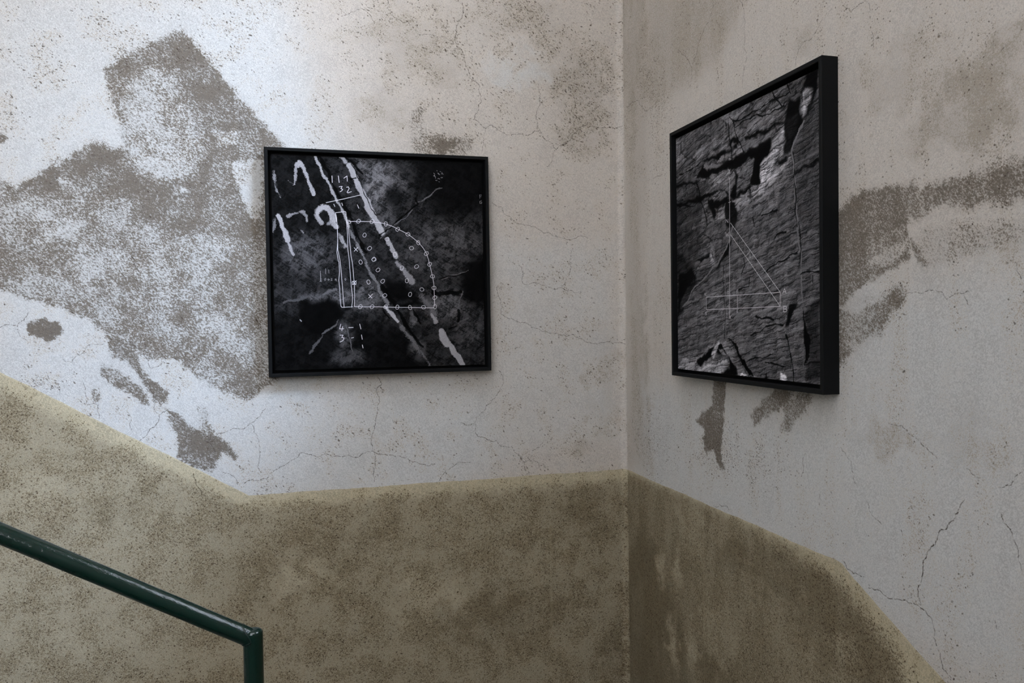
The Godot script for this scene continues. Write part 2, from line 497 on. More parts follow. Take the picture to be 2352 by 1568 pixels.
# ------------------------------------------------------------------ the two framed prints
# A rock photograph in greys with white drawing over it: shapes set its tones, fine noises its relief, then fissures, chalk and thin lines are drawn in.
func print_image(tones: Array, bands: Array, fissures: Array, lines: Array, seed_: int, slope: float, cut: float, gain: float, patchy: float) -> Image:
	var n := 1024
	var small := 256
	var tone := PackedFloat32Array()
	tone.resize(small * small)
	var wob := FastNoiseLite.new()
	wob.seed = seed_
	wob.frequency = 14.0
	wob.fractal_octaves = 4
	for s in tones:
		var p := PackedVector2Array()
		for k in range(2, s.size(), 2):
			p.append(Vector2(s[k], s[k + 1]))
		var soft: float = maxf(s[1], 0.002)
		for j in small:
			for i in small:
				var q := Vector2((i + 0.5) / small, (j + 0.5) / small)
				q += Vector2(wob.get_noise_2d(q.x, q.y), wob.get_noise_2d(q.x + 5.0, q.y)) * 0.014
				var m := 0.0
				if p.size() == 2:
					m = 1.0 - smoothstep(0.3, 1.0, ((q - p[0]) / p[1]).length())
				else:
					m = 1.0 if Geometry2D.is_point_in_polygon(q, p) else 0.0
					if soft > 0.004 or m == 0.0:
						var d := 1e9
						for k in p.size():
							d = minf(d, q.distance_to(Geometry2D.get_closest_point_to_segment(q, p[k], p[(k + 1) % p.size()])))
							if d > soft * 2.0 and m == 0.0:
								pass
						m = smoothstep(-soft, soft, d if m > 0.0 else -d)
				if m > 0.0:
					tone[j * small + i] = lerpf(tone[j * small + i], s[0], m)
	var bytes := PackedByteArray()
	bytes.resize(small * small)
	for k in small * small:
		bytes[k] = clampi(int(sqrt(tone[k]) * 255.0), 0, 255)
	var base := Image.create_from_data(small, small, false, Image.FORMAT_L8, bytes)
	base.resize(n, n, Image.INTERPOLATE_CUBIC)
	var light := base.get_data()
	var chalk := ragged(bands, n)
	var deep := ragged(fissures, n)
	var drawn := PackedByteArray()
	drawn.resize(n * n)
	for l in lines:
		for k in range(1, l.size() - 3, 2):
			stroke(drawn, n, n, Vector2(l[k], l[k + 1]) * n, Vector2(l[k + 2], l[k + 3]) * n, absf(l[0]) * 0.85, 1.0 if l[0] > 0.0 else 0.5)
	# rock: a height of stretched and even noise lit from the upper left, split by thin seams along the beds
	var wide := tile_noise(seed_ + 1, 0.03, 5, FastNoiseLite.TYPE_SIMPLEX, n / 8, n)
	wide.resize(n, n, Image.INTERPOLATE_CUBIC)
	var strata := evened(wide)
	wide = tile_noise(seed_ + 5, 0.022, 3, FastNoiseLite.TYPE_SIMPLEX, n / 8, n)
	wide.resize(n, n, Image.INTERPOLATE_CUBIC)
	var seams := evened(wide)
	var lump := evened(tile_noise(seed_ + 2, 0.014, 6, FastNoiseLite.TYPE_SIMPLEX))
	var fine := evened(tile_noise(seed_ + 3, 0.2, 3))
	var blocky := cut > 0.5
	var cells := FastNoiseLite.new()
	cells.seed = seed_ + 7
	cells.noise_type = FastNoiseLite.TYPE_CELLULAR
	cells.frequency = 0.022
	cells.fractal_type = FastNoiseLite.FRACTAL_NONE
	cells.cellular_return_type = FastNoiseLite.RETURN_CELL_VALUE
	wide = cells.get_image(n / 3, n)
	wide.resize(n, n, Image.INTERPOLATE_BILINEAR)
	wide.convert(Image.FORMAT_L8)
	var blocks := wide.get_data()
	cells.cellular_return_type = FastNoiseLite.RETURN_DISTANCE2_SUB
	wide = cells.get_image(n / 3, n)
	wide.resize(n, n, Image.INTERPOLATE_CUBIC)
	wide.convert(Image.FORMAT_L8)
	var joints := wide.get_data()
	var out := PackedByteArray()
	out.resize(n * n * 3)
	for j in n:
		for i in n:
			var at := j * n + i
			var jj := int(j + i * slope + (lump[at] - 128) * 0.025)
			var a: int = (jj & 1023) * n + i
			var a2: int = ((jj + 2) & 1023) * n + ((i + 1) & 1023)
			var b: int = ((j + 2) & 1023) * n + ((i + 2) & 1023)
			var e := (strata[a] - strata[a2]) * cut + (lump[at] - lump[b]) * (0.8 if cut < 0.5 else 0.5)
			var v := light[at] / 255.0
			v = pow(v, 3.4) * gain
			if blocky:
				# the cliff's broken upper left: blocks of slightly different tone, open joints between them
				var share := smoothstep(0.06, -0.06, (i * 0.70 + j) / n - 0.80)
				v *= 1.0 + ((blocks[a] - 128) * 0.0034) * (0.25 + 0.75 * share)
				var joint := 1.0 - smoothstep(4.0, 22.0, float(joints[a]))
				v *= 1.0 - 0.75 * joint * share * smoothstep(90.0, 150.0, float(lump[(at + 90000) % (n * n)]))
			v *= clampf(1.0 + e * 0.012 + (fine[at] - 128) * 0.0022 + (lump[at] - 128) * patchy, 0.15, 2.4)
			var seam := absf(seams[a] - 128.0)
			if seam < 7.0 and cut > 0.5:
				v *= 1.0 - 0.75 * (1.0 - seam / 7.0) * smoothstep(110.0, 170.0, float(lump[(at + 40000) % (n * n)]))
			var k := chalk[at]
			if k > 0.0:
				var full := fmod(k, 32.0)
				var rag := floorf(k / 32.0) / 100.0
				var edge: float = fposmod(full, 1.0)
				var val := floorf(full) / 32.0
				var keep_ := smoothstep(-0.10, 0.20, edge * 1.15 - rag * (0.05 + 0.75 * fine[at] / 255.0 + 0.9 * (lump[b] - 110) / 255.0) - 0.06)
				v = lerpf(v, val * 0.66 * (0.72 + 0.42 * fine[(at + 911) % (n * n)] / 255.0 + 0.16 * lump[b] / 255.0), keep_)
			k = deep[at]
			if k > 0.0:
				var edge2: float = fposmod(k, 1.0)
				v *= 1.0 - 0.94 * smoothstep(0.05, 0.4, edge2 - (lump[b] - 100) / 400.0)
			v = lerpf(v, 0.80, drawn[at] / 255.0)
			var g := clampf(v, 0.0, 1.0)
			var srgb := 12.92 * g if g < 0.0031308 else 1.055 * pow(g, 0.4167) - 0.055
			out[at * 3] = int(clampf(srgb * 255.0, 0.0, 255.0))
			out[at * 3 + 1] = int(clampf(srgb * 252.0, 0.0, 255.0))
			out[at * 3 + 2] = int(clampf(srgb * 258.0, 0.0, 255.0))
	return Image.create_from_data(n, n, false, Image.FORMAT_RGB8, out)

# Broad strokes [value, radius, raggedness, points]: packs raggedness, value and nearness to the middle of the stroke into one number a pixel.
func ragged(list: Array, n: int) -> PackedFloat32Array:
	var a := PackedFloat32Array()
	a.resize(n * n)
	var rng := RandomNumberGenerator.new()
	rng.seed = list.size()
	for s in list:
		var code: float = floorf(s[2] * 100.0) * 32.0 + floorf(clampf(s[0] * 32.0, 0.0, 31.0))
		var line := []
		for k in range(3, s.size(), 2):
			line.append(Vector2(s[k], s[k + 1]) * n)
		# break the stroke into short uneven pieces
		for turn in 2 if s[1] > 6.0 else 3:
			var finer := [line[0]]
			for k in line.size() - 1:
				var e: Vector2 = line[k + 1] - line[k]
				if e.length() > 16.0:
					finer.append(line[k] + e * rng.randf_range(0.35, 0.65) + e.orthogonal() * rng.randf_range(-0.09, 0.09))
				finer.append(line[k + 1])
			line = finer
		for k in line.size() - 1:
			var r: float = s[1] * rng.randf_range(0.7, 1.15)
			var p: Vector2 = line[k]
			var q: Vector2 = line[k + 1]
			var e := q - p
			var ee := maxf(e.length_squared(), 1e-6)
			for j in range(clampi(int(minf(p.y, q.y) - r), 0, n), clampi(int(maxf(p.y, q.y) + r) + 1, 0, n)):
				for i in range(clampi(int(minf(p.x, q.x) - r), 0, n), clampi(int(maxf(p.x, q.x) + r) + 1, 0, n)):
					var c := Vector2(i + 0.5, j + 0.5)
					var t := clampf((c - p).dot(e) / ee, 0.0, 1.0)
					var near := 1.0 - c.distance_to(p + e * t) / r
					if near > 0.0 and fposmod(a[j * n + i], 1.0) < near:
						a[j * n + i] = code + minf(near, 0.99)
	return a

func framed_print(called: String, label: String, place: Vector3, turn: float, w: float, h: float, art: Image) -> void:
	var t := Node3D.new()
	keep(t, called)
	t.position = place
	t.rotation.y = turn
	tag(t, label, "framed picture", "square prints in black tray frames")
	var depth := 0.041
	var lip := 0.0105
	# four mitred rails; the front edges are chamfered
	for k in 4:
		var st := begin()
		var along := w if k % 2 == 0 else h
		var other := h if k % 2 == 0 else w
		var b := Basis(Vector3(0, 0, 1), PI / 2 * k)
		var prof := [Vector2(0, 0), Vector2(0, depth - 0.0012), Vector2(0.0012, depth), Vector2(lip - 0.0012, depth), Vector2(lip, depth - 0.0012), Vector2(lip, 0.0)]
		for i in prof.size():
			var p: Vector2 = prof[i]
			var q: Vector2 = prof[(i + 1) % prof.size()]
			var v := []
			for e in [[p, -1.0], [p, 1.0], [q, 1.0], [q, -1.0]]:
				v.append(b * Vector3(e[1] * (along / 2 - e[0].x), -other / 2 + e[0].x, e[0].y))
			quad(st, v[3], v[2], v[1], v[0])
		mesh_of(st, "frame_rail", frame_wood, t)
	# backing board behind, print panel floating inside with a gap all round
	box_part("backing_board", Vector3(-w / 2 + lip, -h / 2 + lip, 0.004), Vector3(w / 2 - lip, h / 2 - lip, 0.010), frame_wood, t)
	var gap := lip + 0.0095
	var m := StandardMaterial3D.new()
	m.albedo_texture = ImageTexture.create_from_image(art)
	m.roughness = 0.62
	m.metallic_specular = 0.15
	var st := begin()
	var x := w / 2 - gap
	var y := h / 2 - gap
	var u0 := gap / w
	var v0 := gap / h
	quad(st, Vector3(-x, -y, 0.030), Vector3(x, -y, 0.030), Vector3(x, y, 0.030), Vector3(-x, y, 0.030), Vector2(u0, 1 - v0), Vector2(1 - u0, 1 - v0), Vector2(1 - u0, v0), Vector2(u0, v0))
	var panel := mesh_of(st, "print", m, t)
	panel.set_meta("label", "black and white rock photograph overdrawn with white lines")
	st = begin()
	for e in [[Vector3(-x, -y, 0.010), Vector3(x, -y, 0.010)], [Vector3(x, -y, 0.010), Vector3(x, y, 0.010)], [Vector3(x, y, 0.010), Vector3(-x, y, 0.010)], [Vector3(-x, y, 0.010), Vector3(-x, -y, 0.010)]]:
		quad(st, e[0], e[1], e[1] + Vector3(0, 0, 0.02), e[0] + Vector3(0, 0, 0.02))
	mesh_of(st, "panel_edge", frame_wood, t)

func build_pictures() -> void:
	var art := print_image(left_print_tones(), left_print_bands(), left_print_fissures(), left_print_lines(), 21, -0.7, 0.48, 0.95, 0.0044)
	framed_print("framed_print", "square black framed print of dark rock with chalk numbers and a white dotted arch", Vector3(-0.8415, 1.695, 0.0), 0.0, 0.70, 0.70, art)
	art = print_image(right_print_tones(), right_print_bands(), right_print_fissures(), right_print_lines(), 31, 0.2, 0.95, 1.9, 0.0026)
	framed_print("framed_print", "black framed print of a layered cliff with a white triangle lettered A and B", Vector3(0.0, 1.6943, 0.7738), -PI / 2, 0.6796, 0.7109, art)

# ------------------------------------------------------------------ the green handrail
func build_handrail() -> void:
	var t := Node3D.new()
	keep(t, "handrail")
	var top := Vector3(-1.1913, 0.975, 1.1)
	t.position = Vector3(top.x, 0.0, top.z)
	tag(t, "dark green glossy tube handrail sloping down to a square-set post", "handrail")
	var slope := RAIL_SLOPE
	var r := 0.0158
	var elbow := Vector3(0, top.y - RAIL_DROP, 0)
	var st := begin()
	var path := PackedVector3Array()
	var rng := RandomNumberGenerator.new()
	rng.seed = 5
	for k in 60:
		var x := -2.35 * (59 - k) / 59.0
		path.append(elbow + Vector3(x, -x * slope + rng.randf_range(-0.0003, 0.0003), rng.randf_range(-0.0003, 0.0003)))
	tube(st, path, r, 28)
	mesh_of(st, "rail", green_paint, t)
	# posts: the end one carries the rail's end and has a rounded top
	for e in [[0.0, 0.0], [-2.30, 1.28]]:
		st = begin()
		path = PackedVector3Array()
		var head: float = top.y + 0.0015 if e[0] == 0.0 else elbow.y - e[0] * slope - 0.01
		for k in 9:
			path.append(Vector3(e[0], lerpf(e[1], head - 0.007, k / 8.0), 0))
		tube(st, path, 0.0167, 28)
		if e[0] == 0.0:
			dome(st, Vector3(0, head - 0.007, 0), 0.0167, 0.007)
		mesh_of(st, "post", green_paint, t)
		st = begin()
		path = PackedVector3Array([Vector3(e[0], e[1], 0), Vector3(e[0], e[1] + 0.006, 0)])
		tube(st, path, 0.042, 28)
		mesh_of(st, "base_plate", green_paint, t)
	# the weld where the rail meets the post
	st = begin()
	path = PackedVector3Array()
	for k in 33:
		var a := TAU * k / 32
		var y := cos(a) * 0.0168
		var z := sin(a) * 0.0168
		var x := -sqrt(maxf(0.0169 * 0.0169 - z * z, 0.0))
		path.append(elbow + Vector3(x - 0.0004, y - x * slope * 1.0 + 0.0, z))
	tube(st, path, 0.0019, 8)
	mesh_of(st, "weld_bead", green_paint, t)

const RAIL_SLOPE := 0.575
const RAIL_DROP := 0.0158

func dome(st: SurfaceTool, at: Vector3, r: float, h: float) -> void:
	for j in 6:
		for k in 28:
			var v := []
			for e in [[j, k], [j, k + 1], [j + 1, k + 1], [j + 1, k]]:
				var a: float = PI / 2 * e[0] / 6.0
				var b: float = TAU * e[1] / 28.0
				var round_ := pow(cos(a), 0.55)
				v.append(at + Vector3(cos(b) * r * round_, h * sin(a), -sin(b) * r * round_))
			quad(st, v[0], v[1], v[2], v[3])

# ------------------------------------------------------------------ computed surfaces
# Each wall's coat is computed in metres: a coarse map says where old paint is worn to the ground (red), where specks of dirt are dense (green),
# where the coat is newer and whiter (blue) and where stains tint it (alpha); fine noises then break that up into brush marks, stipple and specks.
var stipple: PackedByteArray     # drawn out along one diagonal, as brush marks are
var grain: PackedByteArray
var specks: PackedByteArray
var dashes: PackedByteArray     # specks drawn out along the brush marks
var blotch: PackedByteArray
var streaks: PackedByteArray    # blotches drawn out downwards, as where hands and damp have run
const TILE := 1024

func tile_noise(seed_: int, freq: float, octaves: int, kind := FastNoiseLite.TYPE_SIMPLEX_SMOOTH, w := TILE, h := TILE) -> Image:
	var n := FastNoiseLite.new()
	n.seed = seed_
	n.noise_type = kind
	n.frequency = freq
	n.fractal_type = FastNoiseLite.FRACTAL_FBM if octaves > 1 else FastNoiseLite.FRACTAL_NONE
	n.fractal_octaves = octaves
	n.fractal_gain = 0.55
	return n.get_seamless_image(w, h, false, false, 0.12)

# Spreads the values of a noise evenly over 0 .. 255, so that a threshold covers the share of the area it names.
func evened(im: Image) -> PackedByteArray:
	im.convert(Image.FORMAT_L8)
	var d := im.get_data()
	var count := PackedInt32Array()
	count.resize(256)
	for v in d:
		count[v] += 1
	var map := PackedByteArray()
	map.resize(256)
	var run := 0
	for i in 256:
		run += count[i]
		map[i] = clampi(int(255.0 * (run - count[i] * 0.5) / d.size()), 0, 255)
	for i in d.size():
		d[i] = map[d[i]]
	return d

# Grain as real surfaces have it: random values at several sizes laid over each other; `stretch` draws the grain out sideways.
func layered_grain(seed_: int, sizes: Array, weights: Array, stretch := 1) -> PackedByteArray:
	var rng := RandomNumberGenerator.new()
	rng.seed = seed_
	var layers := []
	for s in sizes:
		var w: int = maxi(int(TILE / (s * stretch)), 4)
		var h: int = maxi(int(TILE / s), 4)
		var d := PackedByteArray()
		d.resize(w * h)
		for i in w * h:
			d[i] = rng.randi() & 255
		var im := Image.create_from_data(w, h, false, Image.FORMAT_L8, d)
		im.resize(TILE, TILE, Image.INTERPOLATE_CUBIC)
		layers.append(im.get_data())
	var out := PackedByteArray()
	out.resize(TILE * TILE)
	var n := layers.size()
	var l0: PackedByteArray = layers[0]
	var l1: PackedByteArray = layers[1]
	var l2: PackedByteArray = layers[2]
	var w0: int = weights[0]
	var w1: int = weights[1]
	var w2: int = weights[2]
	for i in TILE * TILE:
		out[i] = (l0[i] * w0 + l1[i] * w1 + l2[i] * w2) >> 8
	return evened(Image.create_from_data(TILE, TILE, false, Image.FORMAT_L8, out))

# Small dots of dirt. Two bytes a pixel: how well the dot covers it, and how dense the dirt must be for that dot to be there.
func dots(seed_: int, count: int, long: float) -> PackedByteArray:
	var out := PackedByteArray()
	out.resize(TILE * TILE * 2)
	var rng := RandomNumberGenerator.new()
	rng.seed = seed_
	for k in count:
		var r := 0.6 + 1.1 * pow(rng.randf(), 3.0) + (1.3 * rng.randf() if rng.randf() < 0.02 else 0.0)
		var l := r * (1.0 + (long - 1.0) * rng.randf())
		var c := Vector2(rng.randf_range(4.0, TILE - 4.0), rng.randf_range(4.0, TILE - 4.0))
		var level := int(4.0 + 250.0 * pow(rng.randf(), 0.7))
		var dark := rng.randf_range(0.35, 1.0)
		var wob := rng.randf_range(-0.5, 0.5)
		var m := int(l) + 2
		for j in range(maxi(int(c.y) - int(r) - 2, 0), mini(int(c.y) + int(r) + 3, TILE)):
			for i in range(maxi(int(c.x) - m, 0), mini(int(c.x) + m + 1, TILE)):
				var dx := (i + 0.5 - c.x) / l
				var dy := (j + 0.5 - c.y + (i + 0.5 - c.x) * wob) / r
				var v := clampf((1.0 - sqrt(dx * dx + dy * dy)) * r + 0.5, 0.0, 1.0) * dark
				var at := (j * TILE + i) * 2
				if v > 0.08 and (v * 255.0 > out[at] or level < out[at + 1] - 60):
					out[at] = int(v * 255.0)
					out[at + 1] = level
	return out

func make_noises() -> void:
	stipple = layered_grain(11, [1.0, 1.8, 3.4], [84, 116, 56], 2)
	grain = layered_grain(12, [1.0, 2.0, 4.0], [100, 106, 50])
	specks = dots(13, 110000, 1.5)
	dashes = dots(15, 60000, 2.6)
	blotch = evened(tile_noise(14, 0.016, 6))
	var im := tile_noise(16, 0.016, 6, FastNoiseLite.TYPE_SIMPLEX_SMOOTH, TILE, TILE / 4)
	im.resize(TILE, TILE, Image.INTERPOLATE_CUBIC)
	streaks = evened(im)

# The coarse map. Each shape is [channel, value, feather in metres, points x0, y0, x1, y1 ...]; shapes with two points are ellipses (centre, radii).
func coarse_map(shapes: Array, at: Vector2, size: Vector2, w: int, h: int, seed_: int, base: Array) -> Image:
	var chan := []
	for c in 4:
		var a := PackedFloat32Array()
		a.resize(w * h)
		a.fill(base[c])
		chan.append(a)
	var n := FastNoiseLite.new()
	n.seed = seed_
	n.frequency = 30.0
	n.fractal_octaves = 4
	n.fractal_gain = 0.6
	var warp_x := PackedFloat32Array()
	var warp_y := PackedFloat32Array()
	warp_x.resize(w * h)
	warp_y.resize(w * h)
	var wide_x := warp_x.duplicate()
	var wide_y := warp_x.duplicate()
	for j in h:
		for i in w:
			var x := at.x + (i + 0.5) / w * size.x
			var y := at.y + size.y - (j + 0.5) / h * size.y
			warp_x[j * w + i] = x + 0.011 * n.get_noise_2d(x, y)
			wide_x[j * w + i] = 0.10 * n.get_noise_2d(x * 0.35, y * 0.35 + 3.0)
			wide_y[j * w + i] = 0.10 * n.get_noise_2d(x * 0.35 + 7.0, y * 0.35)
			warp_y[j * w + i] = y + 0.011 * n.get_noise_2d(x + 9.0, y)
	for s in shapes:
		var a: PackedFloat32Array = chan[int(s[0])]
		var value: float = s[1]
		var soft: float = s[2]
		var p: PackedVector2Array = PackedVector2Array()
		for k in range(3, s.size(), 2):
			p.append(Vector2(s[k], s[k + 1]))
		var lo := p[0]
		var hi := p[0]
		var oval := p.size() == 2
		if oval:
			lo = p[0] - p[1]
			hi = p[0] + p[1]
		else:
			for q in p:
				lo = lo.min(q)
				hi = hi.max(q)
		var pad := soft + (0.06 if oval else 0.015)
		var i0 := clampi(int((lo.x - pad - at.x) / size.x * w), 0, w)
		var i1 := clampi(int((hi.x + pad - at.x) / size.x * w) + 1, 0, w)
		var j0 := clampi(int((at.y + size.y - hi.y - pad) / size.y * h), 0, h)
		var j1 := clampi(int((at.y + size.y - lo.y + pad) / size.y * h) + 1, 0, h)
		for j in range(j0, j1):
			for i in range(i0, i1):
				var q := Vector2(warp_x[j * w + i], warp_y[j * w + i])
				var d := 0.0
				if oval:
					var reach := minf(1.0, p[1].length() * 5.0)
					var e := (q + Vector2(wide_x[j * w + i], wide_y[j * w + i]) * reach - p[0]) / p[1]
					var m := 1.0 - smoothstep(0.1, 1.0, e.length())
					if m > 0.0:
						a[j * w + i] = lerpf(a[j * w + i], value, m)
					continue
				d = 1e9
				var inside := false
				var b := p[p.size() - 1]
				for c in p:
					if (c.y > q.y) != (b.y > q.y) and q.x < (b.x - c.x) * (q.y - c.y) / (b.y - c.y) + c.x:
						inside = not inside
					var t := clampf((q - c).dot(b - c) / maxf((b - c).length_squared(), 1e-9), 0.0, 1.0)
					d = minf(d, q.distance_squared_to(c + (b - c) * t))
					b = c
				d = sqrt(d) * (1.0 if inside else -1.0)
				var m2 := smoothstep(-soft, soft, d)
				if m2 > 0.0:
					a[j * w + i] = lerpf(a[j * w + i], value, m2)
		chan[int(s[0])] = a
	var out := PackedByteArray()
	out.resize(w * h * 4)
	for k in w * h:
		for c in 4:
			out[k * 4 + c] = clampi(int(chan[c][k] * 255.0), 0, 255)
	return Image.create_from_data(w, h, false, Image.FORMAT_RGBA8, out)

# Fine cracks: each polyline is broken into jagged steps and drawn into a mask.
func crack_mask(lines: Array, at: Vector2, size: Vector2, w: int, h: int, seed_: int) -> PackedByteArray:
	var mask := PackedByteArray()
	mask.resize(w * h)
	var rng := RandomNumberGenerator.new()
	rng.seed = seed_
	for l in lines:
		var thick: float = l[0]
		for k in range(1, l.size() - 3, 2):
			var a := Vector2(l[k], l[k + 1])
			var b := Vector2(l[k + 2], l[k + 3])
			var pts := [a, b]
			while (pts[1] - pts[0]).length() > 0.0045:
				var finer := [pts[0]]
				for m in pts.size() - 1:
					var e: Vector2 = pts[m + 1] - pts[m]
					finer.append(pts[m] + e * 0.5 + e.orthogonal() * rng.randf_range(-0.17, 0.17))
					finer.append(pts[m + 1])
				pts = finer
			for m in pts.size() - 1:
				if rng.randf() < 0.10:
					continue
				var c0 := Vector2((pts[m].x - at.x) / size.x * w, (at.y + size.y - pts[m].y) / size.y * h)
				var c1 := Vector2((pts[m + 1].x - at.x) / size.x * w, (at.y + size.y - pts[m + 1].y) / size.y * h)
				stroke(mask, w, h, c0, c1, thick * rng.randf_range(0.2, 1.0), rng.randf_range(0.35, 1.0))
	return mask

# Draws a soft round-ended line into an eight-bit mask; sizes in its own pixels.
func stroke(mask: PackedByteArray, w: int, h: int, a: Vector2, b: Vector2, r: float, strength := 1.0) -> void:
	var i0 := clampi(int(minf(a.x, b.x) - r - 1.5), 0, w)
	var i1 := clampi(int(maxf(a.x, b.x) + r + 2.5), 0, w)
	var j0 := clampi(int(minf(a.y, b.y) - r - 1.5), 0, h)
	var j1 := clampi(int(maxf(a.y, b.y) + r + 2.5), 0, h)
	var e := b - a
	var ee := maxf(e.length_squared(), 1e-6)
	for j in range(j0, j1):
		for i in range(i0, i1):
			var q := Vector2(i + 0.5, j + 0.5)
			var t := clampf((q - a).dot(e) / ee, 0.0, 1.0)
			var v := clampf(r + 0.5 - q.distance_to(a + e * t), 0.0, 1.0) * strength * 255.0
			if v > mask[j * w + i]:
				mask[j * w + i] = int(v)

func smooth_table(lo: float, hi: float) -> PackedByteArray:
	var t := PackedByteArray()
	t.resize(768)
	for i in 768:
		t[i] = int(255.0 * smoothstep(lo, hi, i - 256.0))
	return t

# One wall coat: [colour image, relief image]. `tone` = [old coat, newer coat, ground under it, stain, speck] in sRGB bytes, `amount` = [speck, grain, blotch, relief], `base` = the coarse map where no shape lies.
func coat(shapes: Array, lines: Array, at: Vector2, size: Vector2, w: int, h: int, seed_: int, tone: Array, amount: Array, base: Array) -> Array:
	var coarse := coarse_map(shapes, at, size, w / 4, h / 4, seed_, base)
	coarse.resize(w, h, Image.INTERPOLATE_BILINEAR)
	var ctrl := coarse.get_data()
	var mask := crack_mask(lines, at, size, w, h, seed_)
	var jobs := []
	var parts := 4
	for k in parts:
		var t := Thread.new()
		t.start(coat_rows.bind(ctrl, mask, w, h * k / parts, h * (k + 1) / parts, tone, amount, seed_))
		jobs.append(t)
	var rgb := PackedByteArray()
	var relief := PackedByteArray()
	for t in jobs:
		var got: Array = t.wait_to_finish()
		rgb.append_array(got[0])
		relief.append_array(got[1])
	return [Image.create_from_data(w, h, false, Image.FORMAT_RGB8, rgb), Image.create_from_data(w, h, false, Image.FORMAT_L8, relief)]

func coat_rows(ctrl: PackedByteArray, mask: PackedByteArray, w: int, j0: int, j1: int, tone: Array, amount: Array, seed_: int) -> Array:
	var rgb := PackedByteArray()
	var relief := PackedByteArray()
	rgb.resize(w * (j1 - j0) * 3)
	relief.resize(w * (j1 - j0))
	var worn := smooth_table(62.0, 194.0) if seed_ == 1 else smooth_table(44.0, 212.0)
	var dirty := smooth_table(84.0, 176.0)
	var old: Vector3 = tone[0]
	var fresh: Vector3 = tone[1]
	var ground: Vector3 = tone[2]
	var stain: Vector3 = tone[3]
	var speck: Vector3 = tone[4]
	var k_speck: float = amount[0]
	var k_grain: float = amount[1]
	var k_blotch: float = amount[2]
	var k_relief: float = amount[3]
	var shift := seed_ * 137
	var brushed := seed_ == 1
	var runs := seed_ >= 3
	var wa := 10 if brushed else 7
	var wb := 7 if brushed else 11
	var o := 0
	for j in range(j0, j1):
		for i in w:
			var at := (j * w + i) * 4
			# brush marks lean to the right going down: the tile is looked up along a turned axis
			var tu := ((i * 13 + j * 9) >> 4) + shift
			var tv := ((j * 13 - i * 9) >> 4) + shift
			var a: int = stipple[((tv & 1023) << 10) | (tu & 1023)]
			var b: int = grain[(((j + shift) & 1023) << 10) | ((i + shift * 3) & 1023)]
			var q := ((((j + (i >> 10) * 311 + shift) & 1023) << 10) | ((i + (j >> 10) * 517 + shift) & 1023)) * 2
			var p: int = specks[q]
			var need: int = specks[q + 1]
			if brushed:
				q = ((((tv + 400) & 1023) << 10) | ((tu + 700) & 1023)) * 2
				p = dashes[q]
				need = dashes[q + 1]
			var m: int = blotch[((((j >> 1) + shift) & 1023) << 10) | (((i >> 1) + shift) & 1023)]
			if runs:
				m = (m + 3 * streaks[((((j >> 1) + shift) & 1023) << 10) | (((i >> 1) + shift * 5) & 1023)]) >> 2
			var c: int = ctrl[at]
			var d: int = ctrl[at + 1]
			var f: float = ctrl[at + 2] / 255.0
			var g: int = ctrl[at + 3]
			var col := old.lerp(fresh, f)
			# stains: denser where the grain is coarse
			if g > 3:
				var gv := dirty[clampi(g + (((m - 128) * 9) >> 4) + (b - 128) + 256, 0, 767)] / 255.0
				col = col.lerp(stain, gv * 0.85)
			var bare := 0.0
			if c > 3:
				bare = worn[clampi(c + (((a - 128) * wa) >> 4) + (((b - 128) * wb) >> 4) + (((m - 128) * 6) >> 4) + 256, 0, 767)] / 255.0
				col = col.lerp(ground, bare * 0.9)
			col *= 1.0 + (b - 128) * k_grain + (m - 128) * k_blotch
			var s := 0
			if p > 0:
				s = (p * clampi((d + ((m - 128) >> 1) - need) * 6, 0, 255)) >> 8
			if s:
				col = col.lerp(speck, s / 255.0 * k_speck)
			var k: int = mask[j * w + i]
			if k:
				col = col.lerp(speck * 0.8, k / 255.0 * 0.85)
			rgb[o * 3] = clampi(int(col.x), 0, 255)
			rgb[o * 3 + 1] = clampi(int(col.y), 0, 255)
			rgb[o * 3 + 2] = clampi(int(col.z), 0, 255)
			relief[o] = clampi(int(150.0 + ((a - 128) * (0.14 + d * 0.0022) + (b - 128) * 0.22) * k_relief - bare * 12.0 - s * 0.12 - k * 0.35), 0, 255)
			o += 1
	return [rgb, relief]

func coat_material(made: Array, relief_cm: float) -> StandardMaterial3D:
	var m := StandardMaterial3D.new()
	m.albedo_texture = ImageTexture.create_from_image(made[0])
	m.roughness = 0.92
	m.metallic_specular = 0.3
	m.heightmap_enabled = true
	m.heightmap_texture = ImageTexture.create_from_image(made[1])
	m.heightmap_scale = relief_cm
	m.texture_repeat = false
	return m

